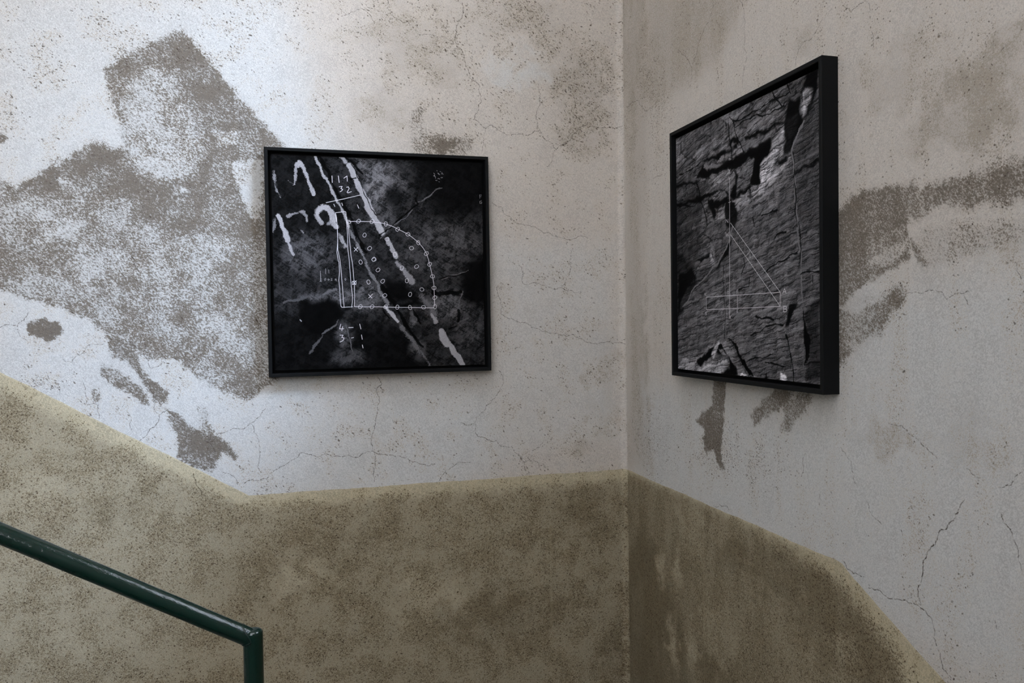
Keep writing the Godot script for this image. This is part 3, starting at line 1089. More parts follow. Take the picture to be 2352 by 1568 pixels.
# ------------------------------------------------------------------ where the coats are worn, specked, whitened and stained (metres on each wall)
func left_shapes() -> Array:
	return [
		[2, 0.35, 0.05, -1.956, 2.473, 0.026, 2.68, 0.004, 0.789, -1.997, 0.958],
		[2, 0.95, 0.12, -1.956, 2.473, -1.138, 2.559, -0.991, 2.045, -1.006, 1.29, -0.671, 1.335, -0.481, 1.27, -0.377, 1.104, -0.68, 0.847, -1.997, 0.958],
		[2, 0.8, 0.0, -0.374, 2.342, 0.202, 0.087],
		[2, 0.7, 0.06, -0.458, 1.765, -0.05, 1.771, -0.026, 1.099, -0.469, 1.065],
		[1, 0.14, 0.05, -1.956, 2.473, 0.026, 2.68, 0.004, 0.789, -1.997, 0.958],
		[1, 0.34, 0.1, -1.956, 2.473, -1.06, 2.567, -1.196, 2.235, -1.619, 2.257, -1.794, 2.033, -1.97, 1.964],
		[1, 0.36, 0.1, -0.954, 2.578, 0.026, 2.68, 0.02, 2.121, -0.586, 2.078, -0.742, 2.21, -0.934, 2.253],
		[1, 0.66, 0.0, -0.386, 2.521, 0.249, 0.159],
		[1, 0.8, 0.0, -0.14, 2.322, 0.179, 0.179],
		[1, 0.6, 0.0, -0.159, 2.127, 0.146, 0.104],
		[1, 0.5, 0.0, -0.624, 2.401, 0.176, 0.085],
		[1, 0.05, 0.0, -0.374, 2.342, 0.186, 0.08],
		[1, 0.22, 0.06, -0.454, 2.026, -0.047, 2.043, -0.019, 0.976, -1.171, 0.984, -1.165, 1.296, -0.465, 1.328],
		[1, 0.5, 0.0, -0.222, 1.02, 0.278, 0.053],
		[1, 0.5, 0.0, -1.171, 0.998, 0.118, 0.034],
		[1, 0.55, 0.0, -1.812, 1.346, 0.147, 0.075],
		[3, 0.5, 0.0, -0.401, 2.52, 0.296, 0.159],
		[3, 0.62, 0.0, -0.148, 2.336, 0.195, 0.193],
		[3, 0.5, 0.0, -0.143, 2.143, 0.146, 0.119],
		[3, 0.45, 0.0, -0.654, 2.342, 0.161, 0.099],
		[3, 0.45, 0.0, -0.752, 2.418, 0.23, 0.153],
		[3, 0.45, 0.0, -0.826, 2.191, 0.155, 0.111],
		[3, 0.42, 0.0, -0.173, 1.062, 0.097, 0.042],
		[3, 0.36, 0.0, -0.073, 1.255, 0.099, 0.336],
		[0, 0.58, 0.008, -1.97, 1.946, -1.917, 1.942, -1.869, 1.904, -1.763, 1.97, -1.665, 2.046, -1.625, 2.031, -1.584, 2.024, -1.594, 2.094, -1.608, 2.163, -1.634, 2.253, -1.56, 2.309, -1.488, 2.354, -1.416, 2.391, -1.386, 2.345, -1.297, 2.241, -1.217, 2.148, -1.129, 2.059, -1.144, 1.35, -1.2, 1.318, -1.249, 1.276, -1.317, 1.296, -1.367, 1.324, -1.415, 1.363, -1.439, 1.395, -1.499, 1.414, -1.529, 1.399, -1.581, 1.448, -1.644, 1.488, -1.706, 1.533, -1.773, 1.569, -1.85, 1.587, -1.978, 1.647],
		[0, 0.8, 0.03, -1.634, 2.253, -1.56, 2.309, -1.416, 2.391, -1.405, 2.337, -1.49, 2.279, -1.597, 2.24],
		[0, 0.82, 0.025, -1.428, 2.381, -1.386, 2.345, -1.297, 2.241, -1.217, 2.148, -1.136, 2.059, -1.213, 2.048, -1.301, 2.057, -1.374, 2.093, -1.42, 2.22, -1.448, 2.308],
		[0, 0.47, 0.03, -1.607, 2.207, -1.478, 2.267, -1.433, 2.154, -1.411, 2.065, -1.389, 1.962, -1.475, 1.92, -1.556, 1.994, -1.583, 2.082],
		[0, 0.36, 0.025, -1.567, 2.025, -1.41, 2.091, -1.362, 2.054, -1.401, 1.961, -1.475, 1.926, -1.545, 1.975],
		[0, 0.8, 0.025, -1.864, 1.904, -1.665, 2.046, -1.59, 2.024, -1.568, 1.987, -1.534, 1.943, -1.499, 1.919, -1.57, 1.891, -1.685, 1.913, -1.798, 1.897],
		[0, 0.74, 0.03, -1.534, 1.931, -1.414, 1.948, -1.35, 2.042, -1.213, 2.042, -1.206, 1.755, -1.357, 1.773, -1.478, 1.777, -1.572, 1.827],
		[0, 0.16, 0.008, -1.296, 2.002, -1.201, 2.017, -1.205, 1.829, -1.234, 1.828],
		[0, 0.24, 0.012, -1.329, 2.085, -1.268, 2.098, -1.266, 2.059, -1.326, 2.051],
		[0, 0.12, 0.0, -1.427, 1.915, 0.019, 0.012],
		[0, 0.2, 0.0, -1.747, 1.93, 0.025, 0.018],
		[0, 0.3, 0.0, -1.3, 2.084, 0.05, 0.026],
		[0, 0.37, 0.0, -1.767, 1.798, 0.171, 0.069],
		[0, 0.4, 0.0, -1.54, 1.686, 0.157, 0.103],
		[0, 0.38, 0.0, -1.714, 1.673, 0.103, 0.063],
		[0, 0.62, 0.0, -1.868, 1.746, 0.066, 0.062],
		[0, 0.66, 0.0, -1.578, 1.555, 0.071, 0.036],
		[0, 0.64, 0.0, -1.423, 1.543, 0.074, 0.079],
		[0, 0.62, 0.0, -1.259, 1.675, 0.076, 0.08],
		[0, 0.42, 0.0, -1.338, 1.489, 0.101, 0.053],
		[0, 0.66, 0.0, -1.266, 1.327, 0.077, 0.048],
		[0, 0.44, 0.0, -1.345, 1.753, 0.075, 0.04],
		[0, 0.9, 0.005, -1.85, 1.513, -1.841, 1.53, -1.807, 1.536, -1.769, 1.519, -1.758, 1.5, -1.771, 1.482, -1.796, 1.464, -1.811, 1.478, -1.84, 1.483],
		[0, 0.74, 0.008, -1.641, 1.479, -1.58, 1.467, -1.547, 1.376, -1.53, 1.356, -1.477, 1.302, -1.484, 1.275, -1.514, 1.277, -1.548, 1.335, -1.594, 1.401, -1.638, 1.417],
		[0, 0.7, 0.008, -1.666, 1.399, -1.62, 1.387, -1.56, 1.331, -1.528, 1.275, -1.55, 1.27, -1.584, 1.306, -1.642, 1.34, -1.667, 1.371],
		[0, 0.8, 0.007, -1.487, 1.257, -1.454, 1.242, -1.407, 1.193, -1.37, 1.192, -1.331, 1.156, -1.289, 1.106, -1.297, 1.093, -1.336, 1.122, -1.345, 1.09, -1.364, 1.057, -1.422, 1.074, -1.463, 1.116, -1.454, 1.16, -1.479, 1.217],
		[0, 0.46, 0.008, -1.407, 1.266, -1.378, 1.258, -1.358, 1.171, -1.388, 1.159],
		[0, 0.5, 0.006, -1.694, 1.323, -1.671, 1.335, -1.664, 1.284, -1.683, 1.291],
		[0, 0.8, 0.006, -1.967, 2.061, -1.894, 2.056, -1.879, 2.046, -1.891, 2.031, -1.968, 2.015],
		[0, 0.45, 0.018, -0.735, 2.197, -0.699, 2.206, -0.689, 2.129, -0.614, 2.126, -0.542, 2.111, -0.528, 2.063, -0.73, 2.054, -0.746, 2.112],
		[0, 0.8, 0.0, -0.615, 2.088, 0.08, 0.037],
	]

func left_cracks() -> Array:
	return [
		[1.1, -0.561, 2.552, -0.562, 2.505, -0.588, 2.432, -0.562, 2.392, -0.545, 2.336, -0.543, 2.311, -0.509, 2.289, -0.513, 2.217, -0.526, 2.178, -0.489, 2.147, -0.47, 2.159, -0.43, 2.137, -0.377, 2.134, -0.342, 2.13, -0.3, 2.153, -0.241, 2.089, -0.191, 2.123, -0.166, 2.157, -0.142, 2.176, -0.086, 2.173, -0.006, 2.179],
		[0.6, -0.489, 2.147, -0.501, 2.074],
		[0.7, -0.305, 2.31, -0.298, 2.238, -0.312, 2.186, -0.3, 2.153],
		[0.8, -0.176, 2.275, -0.178, 2.212, -0.158, 2.179],
		[0.7, -0.241, 2.089, -0.258, 2.056, -0.278, 2.03],
		[0.8, -0.805, 2.538, -0.786, 2.485, -0.758, 2.471, -0.723, 2.477],
		[0.7, -0.943, 2.477, -0.888, 2.503, -0.861, 2.485, -0.848, 2.458],
		[0.6, -0.709, 2.436, -0.652, 2.434, -0.588, 2.425],
		[0.9, -0.862, 1.338, -0.846, 1.312, -0.863, 1.285, -0.863, 1.215, -0.872, 1.166, -0.88, 1.103, -0.871, 1.089, -0.87, 1.046, -0.876, 0.997],
		[1.0, -1.273, 1.016, -1.222, 1.028, -1.156, 1.065, -1.103, 1.103, -1.064, 1.093, -0.983, 1.084, -0.929, 1.078, -0.871, 1.091, -0.804, 1.073, -0.762, 1.056, -0.676, 1.041],
		[1.0, -0.594, 1.173, -0.542, 1.168, -0.534, 1.127, -0.468, 1.106, -0.446, 1.085, -0.416, 1.083, -0.393, 1.053, -0.369, 1.026, -0.368, 0.999],
		[0.7, -0.542, 1.171, -0.504, 1.22, -0.45, 1.284, -0.442, 1.313, -0.457, 1.343],
		[0.7, -0.663, 0.983, -0.604, 1.039, -0.559, 1.038],
		[0.7, -0.369, 1.026, -0.339, 1.033, -0.293, 1.002],
		[0.6, -0.343, 1.064, -0.299, 1.099],
		[0.7, -0.471, 1.903, -0.419, 1.86, -0.366, 1.832, -0.289, 1.804, -0.211, 1.783, -0.131, 1.788],
		[0.8, -0.383, 1.7, -0.369, 1.634, -0.229, 1.619, -0.179, 1.601],
		[0.7, -0.229, 1.619, -0.197, 1.679, -0.186, 1.754],
		[0.8, -0.456, 1.627, -0.447, 1.532, -0.371, 1.502, -0.231, 1.455, -0.152, 1.439, -0.005, 1.421],
		[0.9, -1.939, 1.509, -1.901, 1.517, -1.874, 1.514, -1.857, 1.529, -1.846, 1.55],
		[0.6, -1.874, 1.514, -1.851, 1.47],
		[1.0, -1.566, 1.163, -1.534, 1.2, -1.509, 1.238, -1.484, 1.256],
		[0.8, -1.509, 1.244, -1.531, 1.324, -1.559, 1.376],
		[0.7, -1.76, 1.414, -1.738, 1.405, -1.714, 1.426, -1.697, 1.451, -1.651, 1.456],
		[0.9, -1.581, 1.461, -1.546, 1.421, -1.529, 1.382, -1.493, 1.4],
		[0.8, -1.345, 1.177, -1.282, 1.187, -1.244, 1.205, -1.218, 1.231, -1.204, 1.247],
		[0.7, -1.244, 1.203, -1.226, 1.15, -1.23, 1.063, -1.221, 1.049],
		[0.7, -1.292, 1.017, -1.31, 1.048, -1.333, 1.057],
		[1.3, -1.574, 1.718, -1.55, 1.663],
		[0.8, -1.603, 1.683, -1.588, 1.647],
		[0.9, -1.37, 1.185, -1.353, 1.117],
		[0.8, -1.597, 1.255, -1.583, 1.196],
		[0.8, -1.709, 1.343, -1.701, 1.279, -1.672, 1.278, -1.67, 1.239],
		[0.9, -0.068, 1.962, -0.043, 1.961],
	]

func left_dado_shapes() -> Array:
	return [
		[1, 0.55, 0.05, -1.984, 1.451, 0.024, 1.097, 0.012, 0.102, -2.012, 0.412],
		[3, 0.38, 0.05, -1.984, 1.451, 0.024, 1.097, 0.012, 0.102, -2.012, 0.412],
		[3, 0.46, 0.1, -1.376, 0.906, -0.679, 0.919, 0.022, 0.896, 0.012, 0.102, -0.834, 0.232, -1.231, 0.621],
		[1, 0.72, 0.0, -0.961, 0.843, 0.473, 0.105],
		[1, 0.7, 0.0, -0.319, 0.846, 0.424, 0.135],
		[1, 0.72, 0.0, -0.308, 0.515, 0.392, 0.181],
		[1, 0.62, 0.0, -1.037, 0.417, 0.277, 0.084],
		[3, 0.72, 0.0, -0.463, 0.503, 0.363, 0.163],
		[3, 0.66, 0.0, -0.176, 0.835, 0.247, 0.167],
		[3, 0.62, 0.0, -0.962, 0.815, 0.368, 0.084],
		[3, 0.5, 0.0, -1.28, 0.722, 0.181, 0.162],
		[3, 0.6, 0.0, -1.593, 0.963, 0.193, 0.078],
		[3, 0.18, 0.0, -0.698, 0.603, 0.177, 0.087],
		[3, 0.15, 0.0, -1.111, 0.704, 0.147, 0.069],
		[3, 0.2, 0.0, -1.843, 1.033, 0.135, 0.088],
		[3, 0.3, 0.0, -1.719, 0.574, 0.236, 0.103],
		[1, 0.7, 0.0, -1.578, 1.072, 0.132, 0.071],
		[1, 0.55, 0.0, -1.891, 1.275, 0.077, 0.062],
		[1, 0.6, 0.0, -1.861, 1.185, 0.089, 0.075],
		[1, 0.72, 0.0, -0.035, 0.328, 0.101, 0.311],
		[3, 0.7, 0.0, -0.069, 0.301, 0.1, 0.233],
		[3, 0.04, 0.028, -1.984, 1.451, -1.92, 1.412, -1.273, 1.018, -1.171, 1.011, 0.023, 1.035, 0.022, 0.945, -0.255, 0.931, -0.561, 0.939, -0.821, 0.937, -1.198, 0.938, -1.275, 0.944, -1.374, 1.006, -1.53, 1.095, -1.703, 1.202, -1.986, 1.377],
		[1, 0.12, 0.02, -1.984, 1.451, -1.92, 1.412, -1.273, 1.018, -1.171, 1.011, 0.023, 1.035, 0.022, 0.958, -0.561, 0.956, -0.82, 0.958, -1.198, 0.959, -1.274, 0.958, -1.374, 1.015, -1.53, 1.108, -1.703, 1.215, -1.985, 1.389],
		[2, 0.9, 0.02, -1.984, 1.451, -1.92, 1.412, -1.273, 1.018, -1.171, 1.011, 0.023, 1.035, 0.022, 0.945, -0.821, 0.944, -1.198, 0.938, -1.275, 0.944, -1.53, 1.095, -1.703, 1.202, -1.986, 1.371],
	]

func left_dado_cracks() -> Array:
	return [
		[1.2, -1.416, 1.059, -1.395, 0.993],
		[0.8, -1.449, 0.967, -1.439, 0.94],
		[0.5, -1.522, 0.918, -1.473, 0.94],
		[0.6, -1.239, 0.806, -1.22, 0.743],
		[0.6, -1.196, 0.446, -1.182, 0.457, -1.176, 0.429],
		[0.5, -1.832, 0.591, -1.764, 0.587],
	]

func right_shapes() -> Array:
	return [
		[2, 0.42, 0.05, -0.089, 2.777, 1.592, 2.026, 1.595, 0.887, -0.172, 0.02],
		[1, 0.16, 0.05, -0.089, 2.777, 1.592, 2.026, 1.595, 0.887, -0.172, 0.02],
		[2, 0.95, 0.1, 0.127, 1.292, 1.074, 1.312, 1.157, 1.599, 1.351, 1.57, 1.593, 1.608, 1.595, 0.887, 0.116, 0.818],
		[1, 0.1, 0.05, 1.074, 1.312, 1.157, 1.527, 1.593, 1.581, 1.595, 0.887, 1.154, 0.983, 0.73, 1.061],
		[1, 0.55, 0.0, 0.222, 1.128, 0.257, 0.171],
		[1, 0.5, 0.0, 0.731, 1.141, 0.371, 0.103],
		[1, 0.42, 0.0, 0.246, 2.175, 0.225, 0.455],
		[3, 0.6, 0.05, -0.089, 2.777, 0.787, 2.385, 0.726, 2.257, 0.618, 2.192, 0.42, 2.179, 0.246, 2.188, 0.047, 2.228],
		[3, 0.66, 0.0, 0.501, 2.341, 0.205, 0.135],
		[3, 0.42, 0.05, 0.045, 2.716, 0.256, 2.622, 0.213, 2.114, 0.134, 1.554, 0.219, 1.014, 0.021, 1.009],
		[3, 0.66, 0.0, 0.121, 2.396, 0.11, 0.373],
		[3, 0.55, 0.0, 0.13, 1.409, 0.098, 0.383],
		[3, 0.74, 0.0, 1.462, 1.854, 0.124, 0.101],
		[3, 0.74, 0.0, 1.418, 1.896, 0.077, 0.06],
		[3, 0.62, 0.0, 1.361, 1.827, 0.092, 0.055],
		[3, 0.6, 0.0, 1.511, 1.924, 0.067, 0.049],
		[3, 0.42, 0.0, 1.007, 2.124, 0.073, 0.058],
		[3, 0.4, 0.0, 1.278, 1.954, 0.175, 0.099],
		[3, 0.42, 0.0, 1.503, 1.617, 0.069, 0.042],
		[3, 0.38, 0.0, 1.241, 1.268, 0.138, 0.052],
		[3, 0.3, 0.0, 1.444, 1.296, 0.083, 0.112],
		[0, 0.72, 0.008, 1.077, 1.717, 1.112, 1.722, 1.158, 1.753, 1.22, 1.756, 1.277, 1.751, 1.32, 1.755, 1.331, 1.731, 1.325, 1.7, 1.297, 1.671, 1.312, 1.637, 1.305, 1.605, 1.266, 1.595, 1.195, 1.57, 1.131, 1.528, 1.076, 1.51],
		[0, 0.3, 0.008, 1.189, 1.614, 1.299, 1.65, 1.312, 1.635, 1.277, 1.607, 1.207, 1.597],
		[0, 0.5, 0.01, 1.195, 1.644, 1.288, 1.672, 1.299, 1.663, 1.195, 1.622],
		[0, 0.64, 0.012, 1.288, 1.697, 1.341, 1.737, 1.418, 1.742, 1.487, 1.746, 1.593, 1.746, 1.593, 1.677, 1.544, 1.68, 1.487, 1.685, 1.445, 1.684, 1.371, 1.698, 1.325, 1.675],
		[0, 0.78, 0.0, 1.399, 1.719, 0.054, 0.018],
		[0, 0.76, 0.0, 1.527, 1.712, 0.045, 0.024],
		[0, 0.4, 0.0, 1.47, 1.736, 0.025, 0.022],
		[0, 0.31, 0.008, 1.32, 1.644, 1.351, 1.664, 1.418, 1.662, 1.593, 1.647, 1.593, 1.628, 1.544, 1.623, 1.444, 1.604, 1.346, 1.588, 1.328, 1.611],
		[0, 0.75, 0.006, 1.313, 1.641, 1.326, 1.635, 1.351, 1.592, 1.338, 1.588, 1.32, 1.616],
		[0, 0.56, 0.01, 1.075, 1.388, 1.119, 1.407, 1.182, 1.445, 1.242, 1.474, 1.261, 1.508, 1.294, 1.535, 1.289, 1.555, 1.271, 1.554, 1.207, 1.526, 1.157, 1.514, 1.076, 1.529],
		[0, 0.75, 0.0, 1.271, 1.532, 0.022, 0.018],
		[0, 0.72, 0.0, 1.207, 1.491, 0.047, 0.021],
		[0, 0.3, 0.0, 1.189, 1.535, 0.048, 0.016],
		[0, 0.36, 0.0, 1.156, 1.446, 0.05, 0.013],
		[0, 0.76, 0.006, 0.604, 1.35, 0.671, 1.354, 0.657, 1.271, 0.647, 1.187, 0.632, 1.137, 0.658, 1.092, 0.623, 1.097, 0.601, 1.142, 0.558, 1.123, 0.539, 1.16, 0.554, 1.193, 0.5, 1.208, 0.541, 1.241, 0.589, 1.264],
		[0, 0.72, 0.007, 0.919, 1.358, 0.849, 1.311, 0.777, 1.26, 0.797, 1.229, 0.848, 1.257, 0.902, 1.286, 0.944, 1.309, 0.969, 1.342],
		[0, 0.56, 0.008, 0.919, 1.296, 0.969, 1.332, 1.045, 1.348, 1, 1.295, 0.965, 1.263, 0.942, 1.235, 0.91, 1.238, 0.922, 1.266],
	]

func right_cracks() -> Array:
	return [
		[0.9, 0.04, 2.238, 0.107, 2.238, 0.167, 2.203, 0.246, 2.181, 0.292, 2.187],
		[0.8, 0.414, 2.303, 0.461, 2.268, 0.494, 2.226],
		[0.9, 0.62, 2.355, 0.549, 2.293, 0.499, 2.23, 0.485, 2.172],
		[0.7, 0.747, 2.315, 0.77, 2.252, 0.769, 2.143, 0.754, 2.093],
		[0.7, 1.094, 2.157, 0.992, 2.115, 0.972, 2.077],
		[0.8, 1.128, 2.152, 1.154, 2.126, 1.198, 2.131],
		[0.7, 1.198, 2.131, 1.21, 2.069, 1.215, 2.028],
		[1.3, 1.434, 1.185, 1.408, 1.141, 1.377, 1.114, 1.349, 1.066, 1.339, 1.031, 1.334, 0.968],
		[1.1, 1.198, 0.952, 1.263, 0.952, 1.329, 0.961, 1.359, 0.949, 1.364, 0.915, 1.379, 0.893, 1.384, 0.867, 1.403, 0.858],
		[0.9, 1.504, 1.175, 1.523, 1.144, 1.541, 1.093],
		[0.7, 1.253, 1.295, 1.319, 1.275, 1.36, 1.253, 1.372, 1.245],
		[0.7, 1.435, 1.238, 1.463, 1.227],
		[0.8, 1.495, 1.217, 1.539, 1.25],
		[0.7, 1.282, 1.545, 1.35, 1.547, 1.44, 1.543],
		[0.8, 0.317, 1.974, 0.296, 1.952, 0.241, 1.955],
		[0.7, 0.655, 0.999, 0.67, 0.996],
		[0.8, 0.598, 0.982, 0.661, 0.998, 0.676, 0.989],
		[1.0, 1.125, 0.984, 1.186, 0.97],
		[0.9, 1.286, 1.093, 1.29, 1.079],
		[0.9, 1.048, 1.111, 1.046, 1.087],
		[1.0, 1.492, 0.994, 1.495, 0.981],
		[0.8, 0.999, 1.195, 0.991, 1.164, 0.983, 1.138],
		[0.7, 1.115, 1.228, 1.149, 1.201, 1.161, 1.158],
		[0.7, 1.193, 1.128, 1.217, 1.099, 1.235, 1.09],
		[0.7, 0.062, 1.167, 0.081, 1.094, 0.121, 1.041],
		[0.7, 1.431, 1.535, 1.443, 1.516],
		[0.7, 1.531, 1.587, 1.539, 1.558],
	]

func right_dado_shapes() -> Array:
	return [
		[1, 0.62, 0.05, -0.14, 1.079, 1.594, 1.183, 1.595, 0.847, -0.175, -0.081],
		[3, 0.58, 0.05, -0.14, 1.079, 1.594, 1.183, 1.595, 0.847, -0.175, -0.081],
		[3, 0.88, 0.0, 0.206, 0.437, 0.313, 0.279],
		[3, 0.85, 0.0, 0.932, 0.895, 0.248, 0.115],
		[3, 0.8, 0.0, 1.071, 0.823, 0.204, 0.136],
		[3, 0.8, 0.0, 0.145, 0.634, 0.189, 0.299],
		[3, 0.82, 0.0, 1.228, 0.804, 0.121, 0.062],
		[3, 0.85, 0.0, 0.613, 0.503, 0.281, 0.086],
		[1, 0.8, 0.0, 0.996, 0.895, 0.256, 0.111],
		[1, 0.82, 0.0, 1.179, 0.828, 0.17, 0.1],
		[1, 0.7, 0.0, 0.765, 0.639, 0.246, 0.126],
		[3, 0.95, 0.03, 0.028, 0.72, 0.214, 0.785, 0.388, 0.591, 0.49, 0.345, -0.011, 0.099],
		[3, 0.9, 0.0, 0.727, 0.866, 0.171, 0.069],
		[3, 0.92, 0.0, 0.948, 0.89, 0.192, 0.072],
		[3, 0.3, 0.0, 0.475, 0.907, 0.123, 0.156],
		[3, 0.05, 0.0, 0.26, 0.727, 0.055, 0.099],
		[3, 0.08, 0.0, 0.377, 0.735, 0.044, 0.089],
		[3, 0.3, 0.0, 0.592, 0.629, 0.132, 0.136],
		[3, 0.05, 0.0, 0.344, 0.493, 0.057, 0.111],
		[3, 0.1, 0.0, 0.467, 0.523, 0.041, 0.079],
		[3, 0.4, 0.0, 1.113, 0.801, 0.079, 0.038],
		[3, 0.05, 0.028, 0.015, 1.054, 1.128, 1.022, 1.453, 0.818, 1.328, 0.756, 1.263, 0.845, 1.173, 0.907, 1.1, 0.938, 0.965, 0.957, 0.729, 0.969, 0.396, 0.973, 0.013, 0.962],
		[1, 0.14, 0.02, 0.015, 1.054, 1.128, 1.022, 1.453, 0.818, 1.369, 0.776, 1.285, 0.862, 1.192, 0.918, 1.114, 0.962, 0.981, 0.969, 0.729, 0.975, 0.396, 0.98, 0.013, 0.968],
		[2, 0.9, 0.02, 0.015, 1.054, 1.128, 1.022, 1.453, 0.818, 1.328, 0.756, 1.263, 0.853, 1.173, 0.907, 1.1, 0.938, 0.965, 0.957, 0.729, 0.969, 0.396, 0.98, 0.013, 0.969],
	]
# ------------------------------------------------------------------ what the two prints show (0 .. 1 across each frame)
func left_print_tones() -> Array:
	return [
		[0.1, 0.02, -0.028, -0.033, 1.044, -0.086, 1.026, 1.062, -0.051, 1.024],
		[0.05, 0.06, -0.028, -0.033, 0.238, -0.046, 0.353, 0.336, 0.163, 0.416, -0.039, 0.494],
		[0.035, 0.06, -0.044, 0.721, 0.307, 0.744, 0.658, 0.809, 0.735, 1.052, -0.051, 1.024],
		[0.25, 0.03, 0.388, 0.024, 0.553, 0.046, 0.61, 0.133, 0.589, 0.232, 0.47, 0.294, 0.433, 0.178],
		[0.3, 0.0, 0.492, 0.137, 0.088, 0.118],
		[0.06, 0.0, 0.56, 0.203, 0.075, 0.083],
		[0.03, 0.06, 0.554, -0.042, 1.044, -0.066, 1.039, 0.24, 0.768, 0.287, 0.67, 0.151, 0.672, 0.031],
		[0.19, 0.0, 0.787, 0.408, 0.229, 0.141],
		[0.22, 0.0, 0.802, 0.69, 0.145, 0.101],
		[0.16, 0.0, 0.664, 0.469, 0.122, 0.1],
		[0.18, 0.0, 0.509, 0.293, 0.079, 0.098],
		[0.18, 0.0, 0.163, 0.454, 0.15, 0.134],
		[0.22, 0.0, 0.424, 0.648, 0.098, 0.098],
		[0.2, 0.0, 0.196, 0.656, 0.113, 0.031],
		[0.24, 0.0, 0.309, 0.647, 0.077, 0.043],
		[0.015, 0.02, 0.14, 0.665, 0.29, 0.666, 0.327, 0.715, 0.288, 0.764, 0.211, 0.82, 0.137, 0.781],
		[0.02, 0.012, 0.501, 0.687, 0.661, 0.669, 0.711, 0.689, 0.6, 0.698],
		[0.02, 0.02, 0.513, 0.569, 0.602, 0.589, 0.661, 0.669, 0.521, 0.668],
		[0.18, 0.0, 0.325, 0.823, 0.058, 0.098],
		[0.15, 0.0, 0.904, 0.813, 0.126, 0.122],
		[0.02, 0.03, 0.868, 0.488, 0.993, 0.466, 0.99, 0.691, 0.865, 0.67],
		[0.16, 0.0, 0.657, 0.889, 0.061, 0.08],
		[0.2, 0.0, 0.639, 0.748, 0.028, 0.04],
		[0.24, 0.0, 0.629, 0.778, 0.02, 0.02],
		[0.15, 0.0, 0.342, 0.921, 0.116, 0.059],
		[0.15, 0.0, 0.765, 0.488, 0.165, 0.121],
	]

